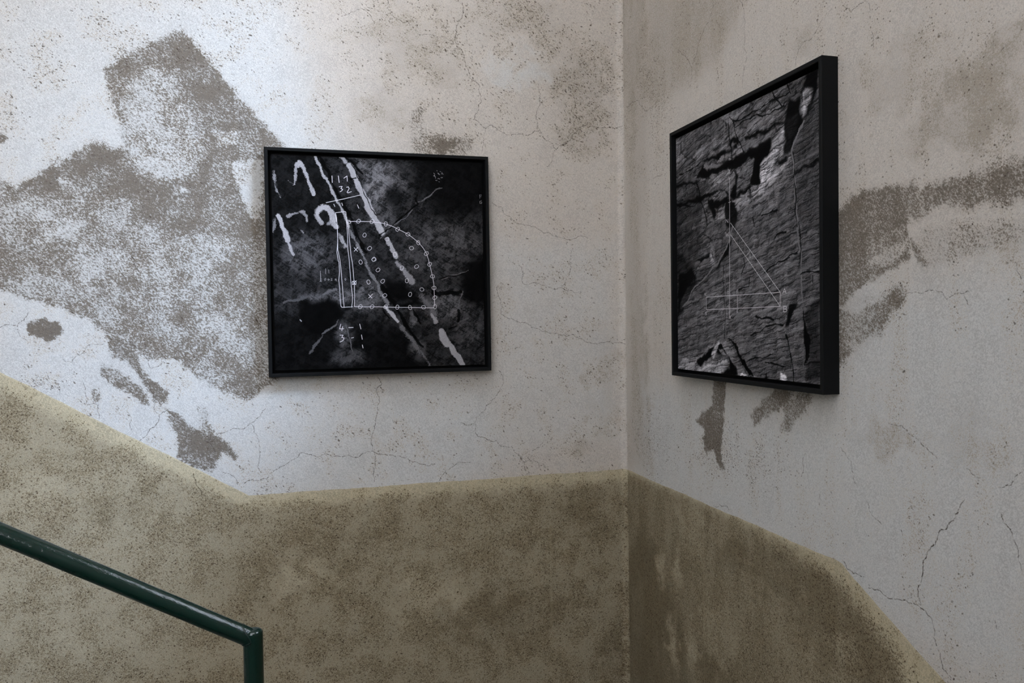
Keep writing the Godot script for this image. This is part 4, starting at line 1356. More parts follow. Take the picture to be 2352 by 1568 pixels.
func left_print_bands() -> Array:
	return [
		[0.55, 9, 0.6, 0.214, 0.027, 0.237, 0.075, 0.262, 0.127, 0.29, 0.19, 0.306, 0.229],
		[0.5, 9, 0.75, 0.306, 0.229, 0.328, 0.268, 0.344, 0.305, 0.356, 0.345],
		[0.35, 9, 1.1, 0.313, 0.369, 0.325, 0.402, 0.338, 0.429],
		[0.3, 10, 1.0, 0.356, 0.345, 0.378, 0.388, 0.407, 0.444, 0.429, 0.488, 0.439, 0.531],
		[0.28, 11, 0.9, 0.429, 0.498, 0.455, 0.555, 0.483, 0.606, 0.484, 0.626, 0.507, 0.66, 0.526, 0.687],
		[0.6, 13, 0.5, 0.513, 0.698, 0.539, 0.728, 0.569, 0.766],
		[0.2, 16, 1.1, 0.573, 0.77, 0.613, 0.825, 0.65, 0.878, 0.663, 0.909],
		[0.22, 12, 1.2, 0.67, 0.902, 0.697, 0.945, 0.714, 0.976],
		[0.5, 11, 0.9, 0.326, 0.024, 0.348, 0.051],
		[0.62, 15, 0.25, 0.361, 0.064, 0.38, 0.106, 0.402, 0.156, 0.422, 0.192],
		[0.62, 20, 0.3, 0.422, 0.195, 0.447, 0.252, 0.47, 0.299],
		[0.62, 17, 0.2, 0.47, 0.292, 0.489, 0.332, 0.505, 0.362],
		[0.55, 14, 0.4, 0.527, 0.389, 0.545, 0.426, 0.564, 0.467],
		[0.4, 18, 0.7, 0.567, 0.497, 0.594, 0.527, 0.618, 0.558, 0.638, 0.585],
		[0.2, 20, 1.0, 0.681, 0.654, 0.715, 0.696, 0.732, 0.731],
		[0.42, 16, 0.6, 0.725, 0.73, 0.742, 0.765],
		[0.5, 20, 0.25, 0.766, 0.811, 0.776, 0.842, 0.793, 0.871],
		[0.5, 15, 0.2, 0.793, 0.864, 0.824, 0.91, 0.856, 0.952, 0.866, 0.97],
		[0.38, 9, 1.25, 0.04, 0.1, 0.042, 0.145, 0.049, 0.181, 0.063, 0.213],
		[0.3, 7, 1.3, 0.099, 0.14, 0.121, 0.155],
		[0.5, 9, 0.9, 0.124, 0.155, 0.131, 0.109, 0.138, 0.073],
		[0.6, 13, 0.45, 0.138, 0.073, 0.148, 0.059, 0.159, 0.072],
		[0.55, 11, 0.5, 0.159, 0.072, 0.176, 0.108, 0.188, 0.153, 0.203, 0.192],
		[0.6, 12, 0.3, 0.2, 0.179, 0.206, 0.197],
		[0.6, 14, 0.35, 0.053, 0.295, 0.067, 0.327, 0.082, 0.369, 0.092, 0.402],
		[0.55, 11, 0.5, 0.096, 0.418, 0.105, 0.448, 0.114, 0.463],
		[0.3, 9, 1.25, 0.042, 0.308, 0.028, 0.364],
		[0.42, 10, 1.0, 0.093, 0.297, 0.125, 0.283, 0.16, 0.276],
		[0.4, 10, 1.1, 0.16, 0.276, 0.172, 0.292, 0.173, 0.315],
		[0.62, 17, 0.4, 0.263, 0.253, 0.244, 0.254, 0.224, 0.268, 0.217, 0.288, 0.226, 0.307],
		[0.62, 18, 0.35, 0.253, 0.254, 0.272, 0.266, 0.285, 0.289, 0.288, 0.316],
		[0.6, 14, 0.4, 0.281, 0.303, 0.3, 0.336],
		[0.4, 11, 0.8, 0.265, 0.323, 0.288, 0.319],
		[0.5, 12, 0.5, 0.319, 0.385, 0.338, 0.425],
		[0.5, 13, 0.7, 0.215, 0.288, 0.225, 0.311, 0.236, 0.32],
		[0.5, 14, 0.5, 0.285, 0.303, 0.278, 0.319, 0.296, 0.332],
		[0.35, 7, 1.2, 0.148, 0.355, 0.158, 0.368],
		[0.5, 4, 0.6, 0.137, 0.751, 0.142, 0.757],
		[0.25, 4, 0.9, 0.227, 0.535, 0.229, 0.579],
		[0.15, 8, 1.0, 0.069, 0.674, 0.126, 0.664, 0.197, 0.645],
		[0.2, 10, 0.9, 0.236, 0.639, 0.262, 0.625, 0.295, 0.615],
		[0.16, 6, 0.8, 0.302, 0.753, 0.292, 0.776, 0.259, 0.796, 0.229, 0.815],
		[0.16, 4, 0.6, 0.334, 0.777, 0.353, 0.854, 0.362, 0.895],
		[0.14, 8, 1.0, 0.232, 0.818, 0.193, 0.868, 0.173, 0.9],
		[0.2, 5, 1.0, 0.661, 0.222, 0.71, 0.197, 0.781, 0.15],
		[0.2, 4, 0.8, 0.495, 0.386, 0.571, 0.317, 0.647, 0.247],
		[0.16, 5, 0.9, 0.774, 0.571, 0.845, 0.55, 0.899, 0.529],
		[0.14, 8, 1.0, 0.848, 0.774, 0.895, 0.753],
		[0.16, 6, 1.0, 0.872, 0.627, 0.853, 0.683, 0.849, 0.732],
	]

func left_print_fissures() -> Array:
	return [
		[0, 5, 0.0, 0.492, 0.372, 0.553, 0.324, 0.612, 0.275, 0.661, 0.233],
		[0, 9, 0.3, 0.668, 0.226, 0.658, 0.202],
		[0, 10, 0.4, 0.229, 0.016, 0.273, 0.097, 0.307, 0.182, 0.338, 0.251, 0.37, 0.307, 0.398, 0.387, 0.43, 0.451],
		[0, 11, 0.4, 0.498, 0.602, 0.53, 0.653, 0.557, 0.694, 0.583, 0.739, 0.613, 0.794, 0.65, 0.847, 0.681, 0.882],
		[0, 7, 0.4, 0.639, 0.712, 0.656, 0.743, 0.672, 0.775],
		[0, 7, 0.5, 0.502, 0.711, 0.529, 0.749],
		[0, 6, 0.5, 0.346, 0.028, 0.391, 0.063, 0.42, 0.098],
		[0, 4, 0.6, 0.76, 0.571, 0.827, 0.557, 0.899, 0.533],
		[0, 14, 0.6, 0.738, 0.634, 0.808, 0.634, 0.861, 0.627],
		[0, 10, 0.5, 0.848, 0.767, 0.849, 0.714],
		[0, 5, 0.3, 0.367, 0.124, 0.39, 0.119],
		[0, 2.5, 0.5, 0.371, 0.057, 0.413, 0.139, 0.441, 0.212, 0.48, 0.285],
		[0, 5, 0.4, 0.805, 0.801, 0.841, 0.788],
	]

func left_print_lines() -> Array:
	return [
		[1.4, 0.259, 0.232, 0.333, 0.214, 0.408, 0.194],
		[1.5, 0.286, 0.113, 0.287, 0.142],
		[1.5, 0.314, 0.112, 0.317, 0.141],
		[1.5, 0.338, 0.121, 0.352, 0.111],
		[1.5, 0.352, 0.111, 0.353, 0.134],
		[1.5, 0.317, 0.16, 0.33, 0.158, 0.324, 0.168, 0.332, 0.171, 0.328, 0.177, 0.32, 0.182],
		[1.5, 0.349, 0.161, 0.357, 0.159, 0.36, 0.167, 0.351, 0.183, 0.354, 0.186, 0.37, 0.18],
		[1.5, 0.292, 0.238, 0.296, 0.248],
		[1.5, 0.327, 0.232, 0.33, 0.243],
		[1.5, 0.395, 0.238, 0.401, 0.253],
		[1.5, 0.312, 0.772, 0.306, 0.793, 0.325, 0.793],
		[1.5, 0.32, 0.783, 0.316, 0.801],
		[1.5, 0.346, 0.788, 0.366, 0.788],
		[1.5, 0.395, 0.773, 0.4, 0.795],
		[1.5, 0.308, 0.822, 0.321, 0.821, 0.315, 0.832, 0.325, 0.834, 0.32, 0.846, 0.307, 0.852],
		[1.5, 0.357, 0.835, 0.367, 0.833],
		[1.5, 0.402, 0.822, 0.405, 0.842],
		[1.5, 0.405, 0.867, 0.408, 0.881],
		[1.3, 0.298, 0.276, 0.304, 0.322, 0.306, 0.402, 0.301, 0.452, 0.307, 0.492],
		[1.25, 0.298, 0.276, 0.341, 0.269, 0.344, 0.273],
		[1.25, 0.298, 0.276, 0.303, 0.302, 0.306, 0.369, 0.305, 0.436, 0.315, 0.495, 0.319, 0.552, 0.323, 0.612, 0.325, 0.659, 0.328, 0.698],
		[1.25, 0.309, 0.493, 0.311, 0.538, 0.307, 0.575, 0.31, 0.615, 0.311, 0.652, 0.314, 0.692, 0.318, 0.697, 0.366, 0.695],
		[1.25, 0.344, 0.273, 0.345, 0.301, 0.349, 0.368, 0.349, 0.435, 0.355, 0.495, 0.358, 0.558, 0.362, 0.609, 0.366, 0.653, 0.365, 0.669, 0.361, 0.697],
		[1.25, 0.35, 0.315, 0.354, 0.351, 0.358, 0.401, 0.363, 0.468, 0.368, 0.498, 0.372, 0.552, 0.375, 0.602, 0.375, 0.653, 0.373, 0.693],
		[1.25, 0.373, 0.694, 0.425, 0.696, 0.482, 0.696, 0.496, 0.697, 0.564, 0.699, 0.625, 0.7, 0.684, 0.702, 0.733, 0.703],
		[1.25, 0.355, 0.313, 0.399, 0.312, 0.459, 0.312, 0.459, 0.314, 0.49, 0.315, 0.52, 0.321, 0.55, 0.331, 0.574, 0.343, 0.597, 0.354, 0.621, 0.366, 0.645, 0.384, 0.669, 0.404, 0.689, 0.428, 0.704, 0.453, 0.712, 0.479, 0.717, 0.502, 0.724, 0.53, 0.73, 0.558, 0.735, 0.589, 0.736, 0.613, 0.737, 0.654, 0.738, 0.696],
		[1.0, 0.364, 0.315, 0.364, 0.32, 0.359, 0.322, 0.353, 0.323, 0.35, 0.321, 0.348, 0.315, 0.348, 0.31, 0.353, 0.308, 0.358, 0.308, 0.361, 0.31, 0.364, 0.315],
		[1.0, 0.406, 0.314, 0.402, 0.318, 0.397, 0.32, 0.392, 0.319, 0.389, 0.314, 0.391, 0.308, 0.395, 0.305, 0.399, 0.302, 0.404, 0.303, 0.408, 0.309, 0.406, 0.314],
		[1.0, 0.465, 0.315, 0.462, 0.319, 0.457, 0.321, 0.451, 0.319, 0.45, 0.313, 0.452, 0.308, 0.456, 0.304, 0.461, 0.302, 0.466, 0.305, 0.468, 0.31, 0.465, 0.315],
		[1.0, 0.526, 0.327, 0.522, 0.331, 0.516, 0.33, 0.514, 0.325, 0.513, 0.32, 0.514, 0.315, 0.519, 0.311, 0.525, 0.313, 0.527, 0.317, 0.527, 0.322, 0.526, 0.327],
		[1.0, 0.58, 0.347, 0.576, 0.351, 0.572, 0.354, 0.566, 0.351, 0.564, 0.345, 0.567, 0.34, 0.571, 0.336, 0.575, 0.334, 0.581, 0.337, 0.583, 0.343, 0.58, 0.347],
		[1.0, 0.63, 0.368, 0.626, 0.372, 0.621, 0.374, 0.616, 0.374, 0.612, 0.371, 0.61, 0.365, 0.614, 0.36, 0.619, 0.358, 0.624, 0.358, 0.628, 0.362, 0.63, 0.368],
		[1.0, 0.673, 0.411, 0.667, 0.414, 0.662, 0.411, 0.66, 0.407, 0.659, 0.402, 0.661, 0.396, 0.667, 0.394, 0.671, 0.396, 0.673, 0.401, 0.675, 0.406, 0.673, 0.411],
		[1.0, 0.711, 0.456, 0.707, 0.46, 0.703, 0.463, 0.697, 0.461, 0.693, 0.456, 0.695, 0.45, 0.7, 0.447, 0.704, 0.444, 0.71, 0.445, 0.713, 0.451, 0.711, 0.456],
		[1.0, 0.724, 0.506, 0.72, 0.51, 0.715, 0.512, 0.71, 0.509, 0.708, 0.504, 0.711, 0.499, 0.714, 0.495, 0.719, 0.493, 0.725, 0.495, 0.726, 0.501, 0.724, 0.506],
		[1.0, 0.74, 0.559, 0.738, 0.563, 0.732, 0.565, 0.727, 0.565, 0.723, 0.563, 0.72, 0.557, 0.723, 0.552, 0.728, 0.55, 0.733, 0.55, 0.737, 0.552, 0.74, 0.559],
		[1.0, 0.746, 0.613, 0.742, 0.617, 0.737, 0.619, 0.732, 0.619, 0.728, 0.615, 0.726, 0.609, 0.73, 0.605, 0.735, 0.603, 0.74, 0.603, 0.745, 0.607, 0.746, 0.613],
		[1.0, 0.746, 0.659, 0.742, 0.663, 0.738, 0.665, 0.732, 0.664, 0.729, 0.658, 0.731, 0.653, 0.735, 0.649, 0.739, 0.647, 0.745, 0.648, 0.749, 0.654, 0.746, 0.659],
		[1.0, 0.745, 0.704, 0.74, 0.708, 0.735, 0.706, 0.732, 0.701, 0.732, 0.696, 0.733, 0.691, 0.738, 0.687, 0.744, 0.689, 0.746, 0.694, 0.746, 0.699, 0.745, 0.704],
		[1.0, 0.43, 0.378, 0.426, 0.382, 0.42, 0.382, 0.417, 0.378, 0.417, 0.372, 0.419, 0.368, 0.422, 0.364, 0.428, 0.364, 0.431, 0.368, 0.431, 0.373, 0.43, 0.378],
		[1.0, 0.453, 0.435, 0.449, 0.439, 0.445, 0.441, 0.439, 0.44, 0.436, 0.434, 0.438, 0.429, 0.442, 0.426, 0.446, 0.423, 0.452, 0.425, 0.455, 0.43, 0.453, 0.435],
		[1.0, 0.469, 0.485, 0.466, 0.489, 0.461, 0.491, 0.456, 0.488, 0.454, 0.482, 0.457, 0.477, 0.46, 0.474, 0.465, 0.471, 0.47, 0.474, 0.472, 0.48, 0.469, 0.485],
		[1.0, 0.535, 0.391, 0.531, 0.395, 0.526, 0.397, 0.521, 0.398, 0.517, 0.394, 0.515, 0.388, 0.519, 0.384, 0.525, 0.382, 0.529, 0.381, 0.533, 0.385, 0.535, 0.391],
		[1.0, 0.564, 0.466, 0.559, 0.468, 0.554, 0.466, 0.552, 0.461, 0.551, 0.456, 0.553, 0.451, 0.558, 0.448, 0.563, 0.451, 0.565, 0.455, 0.566, 0.46, 0.564, 0.466],
		[1.0, 0.645, 0.431, 0.641, 0.435, 0.636, 0.437, 0.632, 0.437, 0.627, 0.433, 0.625, 0.427, 0.629, 0.423, 0.635, 0.421, 0.639, 0.421, 0.644, 0.425, 0.645, 0.431],
		[1.0, 0.474, 0.485, 0.47, 0.488, 0.465, 0.49, 0.461, 0.491, 0.456, 0.487, 0.455, 0.481, 0.459, 0.477, 0.464, 0.475, 0.468, 0.475, 0.473, 0.478, 0.474, 0.485],
		[1.0, 0.489, 0.532, 0.485, 0.536, 0.48, 0.538, 0.475, 0.537, 0.472, 0.532, 0.474, 0.526, 0.478, 0.523, 0.482, 0.52, 0.487, 0.522, 0.491, 0.527, 0.489, 0.532],
		[1.0, 0.508, 0.584, 0.504, 0.588, 0.5, 0.59, 0.494, 0.587, 0.492, 0.581, 0.495, 0.577, 0.498, 0.573, 0.503, 0.571, 0.509, 0.573, 0.51, 0.579, 0.508, 0.584],
		[1.0, 0.518, 0.647, 0.514, 0.651, 0.509, 0.653, 0.504, 0.653, 0.5, 0.648, 0.5, 0.642, 0.505, 0.639, 0.509, 0.636, 0.514, 0.637, 0.519, 0.642, 0.518, 0.647],
		[1.0, 0.595, 0.524, 0.592, 0.528, 0.586, 0.529, 0.581, 0.526, 0.581, 0.52, 0.583, 0.515, 0.587, 0.511, 0.592, 0.51, 0.597, 0.514, 0.597, 0.519, 0.595, 0.524],
		[1.0, 0.617, 0.584, 0.612, 0.588, 0.606, 0.586, 0.604, 0.581, 0.604, 0.576, 0.605, 0.571, 0.61, 0.568, 0.616, 0.569, 0.618, 0.574, 0.618, 0.579, 0.617, 0.584],
		[1.0, 0.665, 0.516, 0.66, 0.52, 0.656, 0.522, 0.65, 0.521, 0.647, 0.515, 0.649, 0.51, 0.653, 0.506, 0.658, 0.504, 0.663, 0.505, 0.667, 0.511, 0.665, 0.516],
		[1.0, 0.689, 0.619, 0.687, 0.624, 0.681, 0.626, 0.676, 0.626, 0.672, 0.623, 0.67, 0.617, 0.672, 0.612, 0.678, 0.61, 0.682, 0.61, 0.686, 0.613, 0.689, 0.619],
		[1.0, 0.63, 0.646, 0.627, 0.65, 0.621, 0.65, 0.617, 0.645, 0.618, 0.64, 0.619, 0.635, 0.623, 0.631, 0.629, 0.631, 0.632, 0.635, 0.632, 0.641, 0.63, 0.646],
		[1.0, 0.405, 0.699, 0.402, 0.702, 0.397, 0.704, 0.392, 0.702, 0.39, 0.696, 0.393, 0.691, 0.396, 0.687, 0.401, 0.685, 0.406, 0.688, 0.408, 0.694, 0.405, 0.699],
		[1.0, 0.458, 0.699, 0.454, 0.703, 0.45, 0.705, 0.444, 0.702, 0.443, 0.696, 0.445, 0.692, 0.449, 0.688, 0.453, 0.686, 0.459, 0.688, 0.46, 0.694, 0.458, 0.699],
		[1.0, 0.519, 0.7, 0.516, 0.703, 0.511, 0.705, 0.505, 0.703, 0.504, 0.697, 0.506, 0.692, 0.51, 0.688, 0.515, 0.686, 0.52, 0.689, 0.522, 0.695, 0.519, 0.7],
		[1.0, 0.571, 0.704, 0.567, 0.708, 0.561, 0.708, 0.558, 0.703, 0.558, 0.698, 0.56, 0.693, 0.563, 0.689, 0.569, 0.689, 0.573, 0.694, 0.572, 0.699, 0.571, 0.704],
		[1.0, 0.63, 0.708, 0.624, 0.71, 0.619, 0.708, 0.617, 0.703, 0.616, 0.698, 0.618, 0.692, 0.623, 0.69, 0.628, 0.693, 0.63, 0.698, 0.631, 0.702, 0.63, 0.708],
		[1.0, 0.696, 0.701, 0.693, 0.706, 0.687, 0.708, 0.683, 0.708, 0.679, 0.705, 0.676, 0.699, 0.678, 0.694, 0.684, 0.692, 0.689, 0.692, 0.693, 0.695, 0.696, 0.701],
		[1.0, 0.41, 0.502, 0.405, 0.504, 0.4, 0.502, 0.398, 0.497, 0.397, 0.492, 0.399, 0.487, 0.404, 0.484, 0.409, 0.487, 0.411, 0.492, 0.412, 0.496, 0.41, 0.502],
		[1.0, 0.443, 0.591, 0.438, 0.594, 0.433, 0.591, 0.431, 0.586, 0.43, 0.581, 0.432, 0.576, 0.437, 0.574, 0.442, 0.576, 0.444, 0.581, 0.445, 0.586, 0.443, 0.591],
		[1.0, 0.384, 0.589, 0.38, 0.593, 0.375, 0.595, 0.371, 0.595, 0.366, 0.591, 0.365, 0.585, 0.369, 0.581, 0.374, 0.579, 0.378, 0.579, 0.382, 0.583, 0.384, 0.589],
		[1.3, 0.377, 0.43, 0.392, 0.446],
		[1.3, 0.377, 0.446, 0.394, 0.428],
		[1.3, 0.367, 0.58, 0.382, 0.596],
		[1.3, 0.366, 0.596, 0.384, 0.578],
		[1.3, 0.437, 0.64, 0.452, 0.656],
		[1.3, 0.437, 0.656, 0.455, 0.638],
		[-0.8, 0.249, 0.567, 0.244, 0.572, 0.247, 0.578, 0.251, 0.572, 0.249, 0.567],
		[-0.8, 0.258, 0.573, 0.268, 0.573],
		[-0.8, 0.263, 0.568, 0.263, 0.578],
		[-0.8, 0.273, 0.568, 0.278, 0.569, 0.273, 0.577, 0.279, 0.577],
		[-0.8, 0.296, 0.57, 0.291, 0.571, 0.291, 0.575, 0.296, 0.574],
		[-0.8, 0.296, 0.57, 0.296, 0.58],
		[-0.8, 0.335, 0.567, 0.332, 0.572, 0.336, 0.577, 0.339, 0.572, 0.335, 0.567],
		[-0.8, 0.227, 0.535, 0.228, 0.581],
		[-0.8, 0.224, 0.581, 0.232, 0.581],
		[-0.8, 0.25, 0.524, 0.25, 0.547],
		[-0.8, 0.264, 0.529, 0.265, 0.545],
		[-0.8, 0.959, 0.176, 0.96, 0.193],
		[-0.8, 0.959, 0.176, 0.969, 0.177],
		[-0.8, 0.96, 0.184, 0.967, 0.185],
		[-0.8, 0.968, 0.203, 0.959, 0.207, 0.96, 0.216, 0.968, 0.217, 0.97, 0.21, 0.964, 0.21],
		[-1.0, 0.762, 0.107, 0.764, 0.109],
		[-1.0, 0.75, 0.104, 0.753, 0.106],
		[-1.0, 0.777, 0.102, 0.78, 0.104],
		[-1.0, 0.783, 0.083, 0.786, 0.085],
		[-1.0, 0.762, 0.082, 0.765, 0.084],
		[-1.0, 0.746, 0.093, 0.748, 0.095],
		[-1.0, 0.766, 0.106, 0.769, 0.108],
		[-1.0, 0.767, 0.121, 0.769, 0.123],
		[-1.0, 0.773, 0.074, 0.776, 0.076],
		[-1.0, 0.765, 0.083, 0.768, 0.085],
		[-1.0, 0.752, 0.115, 0.755, 0.117],
		[-1.0, 0.758, 0.071, 0.761, 0.073],
		[-1.0, 0.77, 0.088, 0.772, 0.09],
		[-1.0, 0.743, 0.083, 0.746, 0.085],
		[-1.0, 0.747, 0.096, 0.75, 0.098],
		[-1.0, 0.749, 0.098, 0.752, 0.1],
		[-1.0, 0.786, 0.085, 0.788, 0.087],
		[-1.0, 0.746, 0.092, 0.748, 0.094],
		[-1.0, 0.779, 0.084, 0.782, 0.086],
		[-1.0, 0.781, 0.078, 0.783, 0.08],
		[-1.0, 0.743, 0.095, 0.745, 0.097],
		[-1.0, 0.746, 0.086, 0.749, 0.088],
		[-1.0, 0.769, 0.108, 0.772, 0.11],
		[-1.0, 0.765, 0.086, 0.768, 0.088],
		[-1.0, 0.782, 0.101, 0.785, 0.103],
		[-1.0, 0.757, 0.115, 0.759, 0.117],
	]

func right_print_tones() -> Array:
	return [
		[0.17, 0.02, -0.178, -0.504, 1.007, -0.083, 0.999, 1.018, -0.218, 1.126],
		[0.2, 0.03, -0, -0.012, 0.788, 0.005, 0.762, 0.151, 0.34, 0.147, -0.005, 0.202],
		[0.22, 0.02, 0.651, 0.285, 0.78, 0.255, 0.822, 0.239, 0.747, 0.411, 0.587, 0.449, 0.507, 0.443],
		[0.2, 0.03, 0.217, 0.694, 0.543, 0.471, 0.836, 0.573, 0.863, 0.853, 0.462, 0.902, 0.073, 0.825],
		[0.12, 0.02, 0.017, 0.171, 0.225, 0.23, 0.24, 0.382, 0.22, 0.521, 0.006, 0.687],
		[0.07, 0.015, 0.016, 0.481, 0.183, 0.553, 0.2, 0.632, 0.025, 0.77],
		[0.13, 0.015, 0.898, 0.147, 0.974, 0.14, 0.971, 0.498, 0.866, 0.486, 0.845, 0.286],
		[0.08, 0.015, 0.892, 0.749, 0.969, 0.717, 0.967, 0.971, 0.907, 0.969],
		[0.012, 0.008, 0.905, 0.024, 0.97, 0.017, 0.964, 0.061, 0.942, 0.128, 0.887, 0.164, 0.828, 0.234, 0.786, 0.239, 0.781, 0.174, 0.796, 0.121, 0.818, 0.078, 0.876, 0.083],
		[0.04, 0.01, 0.799, 0.136, 0.864, 0.138, 0.858, 0.192, 0.816, 0.235, 0.783, 0.231],
		[0.34, 0.012, 0.879, 0.084, 0.899, 0.069, 0.932, 0.079, 0.931, 0.119, 0.892, 0.149, 0.878, 0.135],
		[0.42, 0.01, 0.788, 0.155, 0.786, 0.232, 0.736, 0.265, 0.703, 0.299, 0.65, 0.323, 0.651, 0.256, 0.671, 0.237, 0.698, 0.221, 0.724, 0.19],
		[0.36, 0.012, 0.65, 0.315, 0.748, 0.289, 0.828, 0.244, 0.822, 0.264, 0.722, 0.327, 0.602, 0.364, 0.588, 0.339],
		[0.012, 0.006, 0.261, 0.177, 0.427, 0.201, 0.547, 0.19, 0.652, 0.182, 0.705, 0.179, 0.711, 0.205, 0.651, 0.256, 0.644, 0.314, 0.589, 0.305, 0.59, 0.221, 0.502, 0.243, 0.442, 0.224, 0.346, 0.226, 0.243, 0.229, 0.198, 0.212],
		[0.012, 0.006, 0.244, 0.165, 0.338, 0.159, 0.473, 0.163, 0.504, 0.153, 0.504, 0.169, 0.427, 0.169, 0.411, 0.178, 0.346, 0.173, 0.27, 0.175],
		[0.012, 0.005, 0.459, 0.124, 0.512, 0.128, 0.519, 0.153, 0.489, 0.15, 0.481, 0.137, 0.451, 0.15],
		[0.012, 0.006, 0.015, 0.298, 0.224, 0.294, 0.336, 0.291, 0.409, 0.294, 0.311, 0.308, 0.206, 0.313, 0.025, 0.307],
		[0.012, 0.006, 0.016, 0.217, 0.198, 0.225, 0.216, 0.237, 0.036, 0.231],
		[0.015, 0.006, 0.548, 0.136, 0.775, 0.137, 0.781, 0.149, 0.562, 0.154],
		[0.02, 0.006, 0.472, 0.237, 0.502, 0.259, 0.501, 0.329, 0.589, 0.305, 0.574, 0.329, 0.471, 0.344, 0.44, 0.328, 0.487, 0.287],
		[0.02, 0.006, 0.749, 0.267, 0.798, 0.245, 0.81, 0.258, 0.767, 0.278],
		[0.015, 0.006, 0.845, 0.307, 0.968, 0.3, 0.97, 0.31, 0.851, 0.311],
		[0.02, 0.008, 0.293, 0.326, 0.425, 0.305, 0.44, 0.367, 0.392, 0.369, 0.343, 0.395, 0.31, 0.366],
		[0.03, 0.008, 0.424, 0.333, 0.471, 0.348, 0.5, 0.396, 0.485, 0.44, 0.423, 0.433, 0.42, 0.381],
		[0.015, 0.006, 0.201, 0.541, 0.307, 0.514, 0.307, 0.528, 0.228, 0.552],
		[0.015, 0.006, 0.049, 0.588, 0.164, 0.569, 0.191, 0.606, 0.096, 0.654, 0.025, 0.761],
		[0.02, 0.005, 0.397, 0.536, 0.445, 0.496, 0.461, 0.49, 0.437, 0.531, 0.373, 0.575, 0.191, 0.632, 0.218, 0.616, 0.339, 0.589],
		[0.015, 0.004, 0.878, 0.742, 0.892, 0.784, 0.914, 0.835, 0.919, 0.865, 0.897, 0.914, 0.891, 0.921, 0.892, 0.846],
		[0.02, 0.005, 0.805, 0.73, 0.858, 0.728, 0.829, 0.752, 0.823, 0.78, 0.792, 0.805, 0.799, 0.758],
		[0.25, 0.006, 0.252, 0.23, 0.472, 0.237, 0.487, 0.26, 0.441, 0.28, 0.311, 0.27],
		[0.2, 0.006, 0.502, 0.251, 0.576, 0.218, 0.617, 0.223, 0.596, 0.272, 0.517, 0.277],
		[0.27, 0.006, 0.311, 0.303, 0.417, 0.3, 0.425, 0.329, 0.335, 0.332],
		[0.24, 0.006, 0.343, 0.354, 0.416, 0.352, 0.415, 0.405, 0.351, 0.405],
		[0.3, 0.006, 0.478, 0.345, 0.574, 0.329, 0.588, 0.366, 0.53, 0.407, 0.5, 0.392],
		[0.26, 0.006, 0.261, 0.177, 0.338, 0.188, 0.411, 0.202, 0.329, 0.203, 0.261, 0.198],
		[0.3, 0.004, 0.355, 0.179, 0.411, 0.178, 0.411, 0.186, 0.371, 0.188],
		[0.24, 0.006, 0.427, 0.189, 0.473, 0.174, 0.533, 0.167, 0.54, 0.188, 0.488, 0.197, 0.427, 0.199],
		[0.2, 0.008, 0.475, 0.072, 0.751, 0.078, 0.799, 0.122, 0.781, 0.139, 0.519, 0.133],
		[0.23, 0.006, 0.475, 0.056, 0.505, 0.04, 0.52, 0.06, 0.49, 0.064],
		[0.26, 0.008, 0.299, 0.482, 0.333, 0.477, 0.348, 0.565, 0.306, 0.583, 0.298, 0.54],
		[0.34, 0.006, 0.016, 0.954, 0.071, 0.929, 0.239, 0.918, 0.334, 0.923, 0.446, 0.939, 0.366, 0.976, 0.015, 0.977],
		[0.015, 0.005, 0.176, 0.943, 0.292, 0.887, 0.326, 0.865, 0.3, 0.92, 0.221, 0.954],
		[0.38, 0.005, 0.309, 0.907, 0.326, 0.877, 0.364, 0.849, 0.368, 0.864, 0.326, 0.919],
		[0.31, 0.005, 0.203, 0.928, 0.301, 0.869, 0.335, 0.856, 0.239, 0.91],
		[0.012, 0.005, 0.368, 0.856, 0.4, 0.863, 0.416, 0.904, 0.359, 0.905, 0.343, 0.898],
		[0.24, 0.005, 0.359, 0.881, 0.392, 0.876, 0.416, 0.904, 0.384, 0.901],
		[0.36, 0.006, 0.359, 0.922, 0.415, 0.92, 0.431, 0.94, 0.367, 0.938],
		[0.012, 0.006, 0.366, 0.976, 0.446, 0.943, 0.431, 0.903, 0.454, 0.914, 0.492, 0.968, 0.43, 0.976],
		[0.24, 0.004, 0.376, 0.855, 0.424, 0.844, 0.565, 0.968, 0.507, 0.972],
		[0.012, 0.003, 0.428, 0.842, 0.478, 0.861, 0.594, 0.97, 0.565, 0.972],
		[0.16, 0.003, 0.432, 0.85, 0.455, 0.858, 0.569, 0.966, 0.555, 0.967],
		[0.55, 0.006, 0.499, 0.97, 0.536, 0.962, 0.569, 0.972, 0.499, 0.976],
		[0.45, 0.006, 0.594, 0.97, 0.622, 0.967, 0.628, 0.976, 0.594, 0.974],
		[0.6, 0.005, 0.759, 0.975, 0.766, 0.953, 0.778, 0.948, 0.8, 0.965, 0.778, 0.977],
		[0.012, 0.005, 0.669, 0.973, 0.676, 0.956, 0.692, 0.976],
	]

